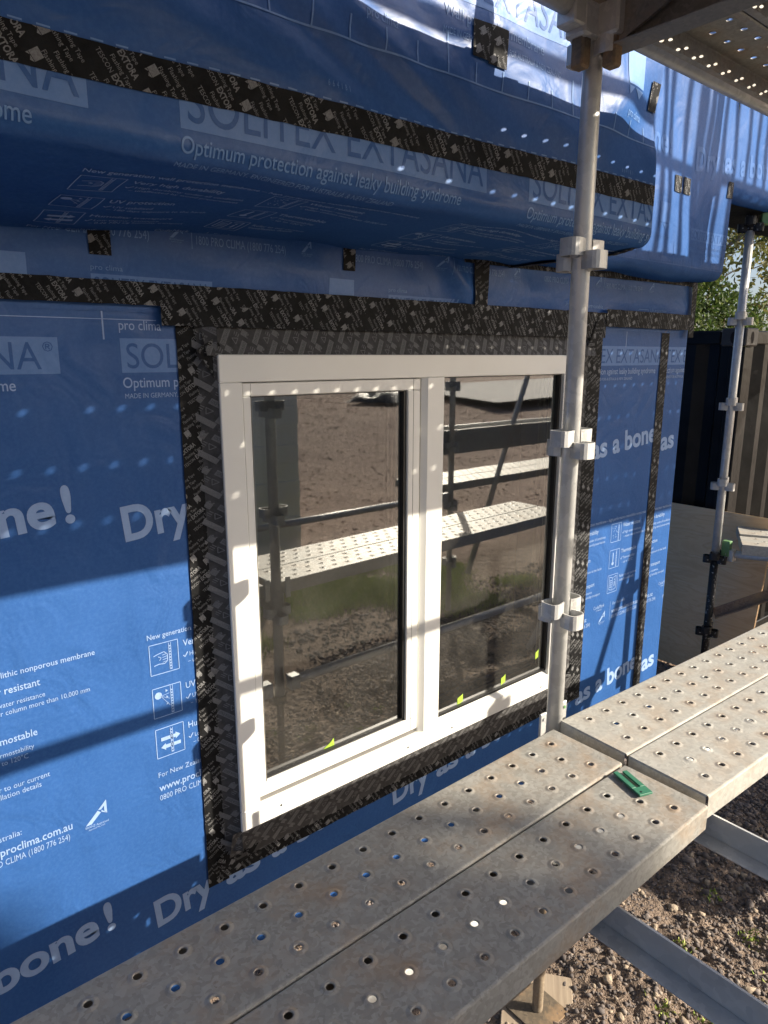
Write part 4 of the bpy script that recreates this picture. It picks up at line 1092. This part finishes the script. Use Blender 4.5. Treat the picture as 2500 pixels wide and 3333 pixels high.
# lower walkway reflected in the right pane
for k, y_ in enumerate((-2.30, -2.54)):
    plank(3.92, y_, -1.06, LN, ['steel plank of the outer walkway nearest the scaffold', 'steel plank of the outer walkway further from the scaffold'][k], mat=GALVC, group='planks of the outer walkway')
st = empty('stair_stringer', (5.2, -3.3, -1.3)); tag(st, 'long aluminium stair stringer beyond the outer walkway', 'stair')
b = MB(); b.box(0, 4.2, -.02, .02, .28, .52, .004); b.build('beam', TUBE, st); b = MB(); b.box(0, 4.2, -.62, -.58, .30, .50, .004); b.build('beam', TUBE, st)
for k in range(6):
    b = MB(); b.box(.35 + k * .7, .42 + k * .7, -.58, -.02, .38, .42, .002); b.build('rung', TUBE, st)

# ------------------------------------------------------------------ beyond the house corner
# shipping container
CX0, CY0, CZ1 = 4.85, .14, .180
cn = empty('shipping_container', (CX0, CY0, ZG)); tag(cn, 'charcoal corrugated shipping container beyond the house corner', 'container')
H = CZ1 - ZG
def corr(L, H0, H1, pitch=.278, dep=.048):
    """corrugated sheet running along +s, outward = +d"""
    pts = []; s = .0
    while s < L:
        pts += [(s, 0), (s + .07, 0), (s + .105, -dep), (s + .105 + .07, -dep)]; s += pitch - .03
    pts = [p for p in pts if p[0] <= L] + [(L, 0)]
    V = [(a, d, z) for z in (H0, H1) for a, d in pts]; n = len(pts)
    return V, [(i, i + 1, n + i + 1, n + i) for i in range(n - 1)]
V, F = corr(2.35, .12, H - .10)
b = MB(); b.add([(-d * 1 + .0, a + .09, z) for a, d, z in [(p[0], p[1] - .012, p[2]) for p in V]], [f[::-1] for f in F]); b.build('end_wall', CONTN, cn)
V, F = corr(5.6, .12, H - .10)
b = MB(); b.add([(a + .09, -(d - .012), z) for a, d, z in V], F); b.build('side_wall', CONTN, cn)
b = MB(); b.box(-.002, .10, -.002, .10, .10, H - .118, .006); b.build('corner_post', CONTN, cn)
b = MB(); b.box(.004, .064, .17, 2.4, H - .10, H - .012, .006); b.build('top_rail', CONTN, cn)
b = MB(); b.box(.18, 5.8, .004, .064, H - .10, H - .012, .006); b.build('top_rail', CONTN, cn)
b = MB(); b.box(.0, .10, .1, 2.4, .0, .13, .006); b.box(.1, 5.8, .0, .1, .0, .13, .006); b.build('base_rail', CONTN, cn)
b = MB(); b.box(.06, 5.8, .06, 2.42, H - .03, H - .006); b.build('roof', CONTN, cn)
cc = MB(); cc.box(-.008, .17, -.008, .16, H - .115, H + .004, .008); co_ = cc.build('corner_casting', m_flat('scuffed_casting_paint', (.05, .047, .044), .5, var=.3), cn)
def oval(c, w, h, n=16):
    return [(c + (w / 2 - h / 2) * (1 if math.cos(t) > 0 else -1) * 0 + w / 2 * math.cos(t), h / 2 * math.sin(t)) for t in [2 * math.pi * k / n for k in range(n)]]
b = MB(); o_ = oval(0, .045, .078)
b.add([(-.0095, .075 + a, H - .058 + z) for a, z in o_], [tuple(range(16))]); b.add([(.08 + a, -.0095, H - .058 + z) for a, z in o_], [tuple(range(16))[::-1]])
ch = b.build('casting_slot', m_flat('dark_hole', (.012, .008, .007), .9), co_); 
# plywood leaning on it
py_ = MB(); py_.box(-.0085, .0085, 0, .95, 0, 1.155, .0008)
plo = py_.build('plywood_sheet', PLY, None, loc=(4.60, -.20, ZG + .005), rot=(0, R(11.0), 0)); tag(plo, 'pale plywood sheet leaning against the dark container', 'plywood sheet')
b = MB()
for k in range(3): b.box(-.006 + k * .005, -.0035 + k * .005, -.0008, .0, .002, 1.15)
b.build('edge_veneer', PLYE, plo)
# raised side platform at the far pole
plank(4.44, -.145, -1.135, 1.2, 'short steel plank of the side platform right of the far pole', yaw=R(-62), mat=GALVC, group='planks of the side platform')
plank(4.66, -.03, -1.125, 1.2, 'pale steel plank behind on the side platform', yaw=R(-62), mat=GALVC, group='planks of the side platform')
tube_thing('ledger', (4.42, -.07, -1.235), (5.0, -1.2, -1.235), 'transom tube of the side platform right of the far pole')
b = MB(); b.box(-.02, .02, -.025, .025, -.05, .05, .003)
gb = b.build('green_clip', GREENP, None, loc=(4.420, -.075, -1.20)); tag(gb, 'green painted clip where the side platform meets the far pole', 'clip')
b = MB(); b.box(0, .18, -.028, .028, -.035, .035, .004); b.tube([(.10, -.03, 0), (.10, -.05, 0)], .02, 10)
gc = b.build('green_coupler', GREENP, None, loc=(4.395, -.07, .775), rot=(0, 0, R(-50))); tag(gc, 'green painted coupler high on the far pole', 'coupler')
ra = empty('rusty_angle', (4.40, -.06, -1.665), R(-66)); tag(ra, 'rusty angle iron ledger below the side platform', 'angle iron')
ra.rotation_euler = (0, R(-30), R(-66))
b = MB(); b.box(0, 1.3, -.003, .003, 0, .06, .001); b.build('web', RUSTANG, ra); b = MB(); b.box(0, 1.3, -.05, -.0032, 0, .006, .001); b.build('flange', RUSTANG, ra)

# ------------------------------------------------------------------ trees behind the container
BARK = m_wood('grey_bark', (.13, .11, .095), (.27, .24, .21))
def m_leaf(name, a, b, c_):
    q = N(name); g = q.n('ShaderNodeNewGeometry'); q.set(q.ramp(g.outputs['Random Per Island'], [(0, a), (.55, b), (1, c_)]), .55, 0, .3)
    tl = q.n('ShaderNodeBsdfTranslucent'); q.l(q.b.inputs['Base Color'].links[0].from_socket, tl.inputs['Color'])
    mx = q.n('ShaderNodeMixShader'); mx.inputs[0].default_value = .4; q.l(q.b.outputs[0], mx.inputs[1]); q.l(tl.outputs[0], mx.inputs[2]); q.l(mx.outputs[0], q.o.inputs['Surface']); return q.m
LEAFG = m_leaf('olive_gum_leaf', (.05, .07, .025), (.11, .13, .045), (.24, .22, .07))
LEAFS = m_leaf('green_shrub_leaf', (.025, .05, .012), (.055, .095, .02), (.13, .165, .045))
def leaves(cent, rad, n, size, elong, droop=0.0):
    k = nrng.integers(0, len(cent), n); c = cent[k]; d = nrng.normal(0, 1, (n, 3)); d /= np.linalg.norm(d, axis=1)[:, None]
    p = c + d * (rad[k] * nrng.uniform(.25, 1, n) ** .5)[:, None]
    a = nrng.normal(0, 1, (n, 3)); a[:, 2] -= droop; a /= np.linalg.norm(a, axis=1)[:, None]
    b = np.cross(a, nrng.normal(0, 1, (n, 3))); b /= np.linalg.norm(b, axis=1)[:, None]
    s = size * nrng.uniform(.6, 1.4, n)[:, None]
    P = np.stack([p - a * s * elong, p + b * s, p + a * s * elong, p - b * s], 1).reshape(-1, 3)
    return P, np.arange(4 * n).reshape(-1, 4)
def tree(name, x, y, h, spread, label, nl, leafmat, size, elong, seed, z0=None, trunk_r=.16, bare=.0, group=None, cat='tree', lo=.35, lean=(0, 0)):
    r = random.Random(seed); z0 = ZG if z0 is None else z0
    t = empty(name, (x, y, z0)); tag(t, label, cat, group)
    b = MB(); tips = []; bb = MB()
    top = Vector((lean[0], lean[1], h * .72)); pts = []; n = 7
    for i in range(n): 
        f = i / (n - 1); pts.append(Vector((top.x * f + r.gauss(0, .02) * h * .3, top.y * f + r.gauss(0, .02) * h * .3, top.z * f)))
    pts[0] = Vector((0, 0, -.1)); b.tube(pts, [trunk_r * (1 - .72 * i / (n - 1)) for i in range(n)], 9)
    def grow(p, d, L, rad, lev):
        q = [p]; dd = d.copy()
        for i in range(3):
            dd = (dd + Vector((r.gauss(0, .22), r.gauss(0, .22), r.gauss(.03, .15)))).normalized(); q.append(q[-1] + dd * L / 3)
        bb.tube(q, [rad, rad * .8, rad * .6, rad * .4], 5, False)
        if lev == 0: tips.append(q[-1]); tips.append(q[2]); return
        for k in range(3):
            o = q[1 + k]; nd = (dd + Vector((r.gauss(0, .7), r.gauss(0, .7), r.gauss(.1, .4)))).normalized(); grow(o, nd, L * r.uniform(.5, .75), rad * .5, lev - 1)
    for k in range(9):
        f = lo + (1 - lo) * (k + r.random()) / 9; i = min(n - 2, int(f * (n - 1))); p = pts[i].lerp(pts[i + 1], f * (n - 1) - i)
        a = r.random() * 6.28; grow(p, Vector((math.cos(a), math.sin(a), r.uniform(.1, .8))).normalized(), spread * r.uniform(.55, 1.0), trunk_r * .33, 2)
    b.build('trunk', BARK, t, True); bb.build('branches', BARK, t, True)
    c = np.array([tuple(q) for q in tips]); c = c[nrng.uniform(0, 1, len(c)) > bare]
    P, F = leaves(c, nrng.uniform(.10, .24, len(c)) * spread, nl, size, elong, .5)
    obj('crown', mesh_np('crown', P, F, leafmat), t)
tree('gum_tree', 9.9, 4.2, 9.5, 1.9, 'tall grey gum tree with thin olive crown, left of the far pole', 20000, LEAFG, .022, 2.6, 3, trunk_r=.15, bare=.3)
tree('gum_tree', 12.6, 4.6, 11.0, 2.4, 'leaning gum tree with bare grey twigs behind the far pole', 18000, LEAFG, .022, 2.6, 8, trunk_r=.17, bare=.45)
tree('gum_tree', 15.5, 8.5, 13.0, 3.4, 'large distant gum tree closing the gap above the container', 26000, LEAFG, .04, 2.2, 12, trunk_r=.22, bare=.2)
def shrub(x, y, h, w, label, n, seed):
    r = np.random.default_rng(seed); t = empty('shrub', (x, y, ZG)); tag(t, label, 'shrub', 'green shrubs behind the container')
    m_ = 60; c = np.stack([r.normal(0, w * .42, m_), r.normal(0, w * .42, m_), r.uniform(.12, .92, m_) * h], 1); c[:, :2] *= (1.15 - c[:, 2:3] / h * .6)
    b = MB()
    for q in c[:26]: b.tube([(0, 0, 0), (q[0] * .4, q[1] * .4, q[2] * .5), tuple(q)], [.03, .018, .006], 5, False)
    b.build('stems', BARK, t, True)
    P, F = leaves(c, r.uniform(.12, .26, m_) * w, n * 2, .017, 2.2); obj('crown', mesh_np('crown', P, F, LEAFS), t)
shrub(8.0, 3.3, 3.15, 1.5, 'bushy green shrub just left of the far pole above the container', 9000, 1)
shrub(9.3, 3.6, 3.5, 1.7, 'dense green shrub right of the far pole above the container', 11000, 2)
shrub(7.4, 4.6, 3.0, 1.4, 'green shrub beside the house corner above the container', 8000, 3)
shrub(11.0, 3.8, 3.4, 1.8, 'darker green shrub at the right edge above the container', 9000, 4)

# ------------------------------------------------------------------ behind the camera: what the window glass mirrors
sh = empty('white_shed', (1.15, -6.6, ZG)); tag(sh, 'white boarded shed standing behind the photographer', 'shed')
SHW = m_flat('white_boards', (.84, .85, .87), .6, var=.04)
for k in range(12):
    e = .012 if k % 2 else .002
    b = MB(); b.box(-3.0, 3.0, 1.97, 2.0 + e, .02 + k * .205, .222 + k * .205, .003); b.box(2.97, 3.0 + e, -2.0, 1.965, .02 + k * .205, .222 + k * .205, .003); b.build('wall_board', SHW, sh)
b = MB(); b.box(-3.02, 3.02, -2.0, 2.02, 2.49, 2.58, .01); b.build('roof', CONTN, sh)
pl_ = MB()
V = []; F = []; nu, nv = 60, 16
for j in range(nv + 1):
    for i in range(nu + 1):
        a, c = i / nu, j / nv; hgt = math.sin(math.pi * a) ** .5 * math.sin(math.pi * c) ** .6 * (.7 + .3 * math.sin(a * 23) * math.sin(c * 9 + a * 11))
        V.append(((a - .5) * 6.5, (c - .5) * 1.8 + .2 * math.sin(a * 7), .02 + 1.0 * hgt))
for j in range(nv):
    for i in range(nu): F.append((j * (nu + 1) + i, j * (nu + 1) + i + 1, (j + 1) * (nu + 1) + i + 1, (j + 1) * (nu + 1) + i))
q = N('crumpled_tarp'); q.set((.03, .03, .034), .3, 0, .6); q.bump(q.noise(6, 5, .6), 1.0, .15)
tp = obj('tarp_pile', mesh_np('tarp_pile', V, F, q.m, True), None, (18.5, -20.5, ZG + .5), (0, 0, R(-40))); tag(tp, 'long heap under a crumpled black tarpaulin on the mulch bank', 'tarp')

# unseen tall tree added behind the photographer to softly shade the near deck
bt = empty('gum_tree', (11.95, -18.0, ZG + .5)); tag(bt, 'unseen dense gum tree added behind the photographer to shade the near deck', 'tree')
b = MB(); b.tube([(0, 0, -.2), (.15, .1, 3.5), (-.1, .05, 6), (.1, 0, 8.8), (0, 0, 11.5)], [.28, .22, .17, .12, .05], 9); b.build('trunk', BARK, bt, True)
rr_ = random.Random(5); cc_ = []
bb = MB()
for k in range(46):
    d = Vector((rr_.gauss(0, 1), rr_.gauss(0, 1), rr_.gauss(0, .9))).normalized() * 2.35 * rr_.uniform(.35, 1) ** .6; e = Vector((0, 0, 10.7)) + d
    cc_.append(tuple(e)); bb.tube([(0, 0, 7.5 + rr_.random() * 3), tuple(Vector((0, 0, 9.8)).lerp(e, .6)), tuple(e)], [.06, .035, .012], 5, False)
bb.build('branches', BARK, bt, True)
P, F = leaves(np.array(cc_), np.full(46, .62), 16000, .07, 2.4, .5); obj('crown', mesh_np('crown', P, F, LEAFG), bt)
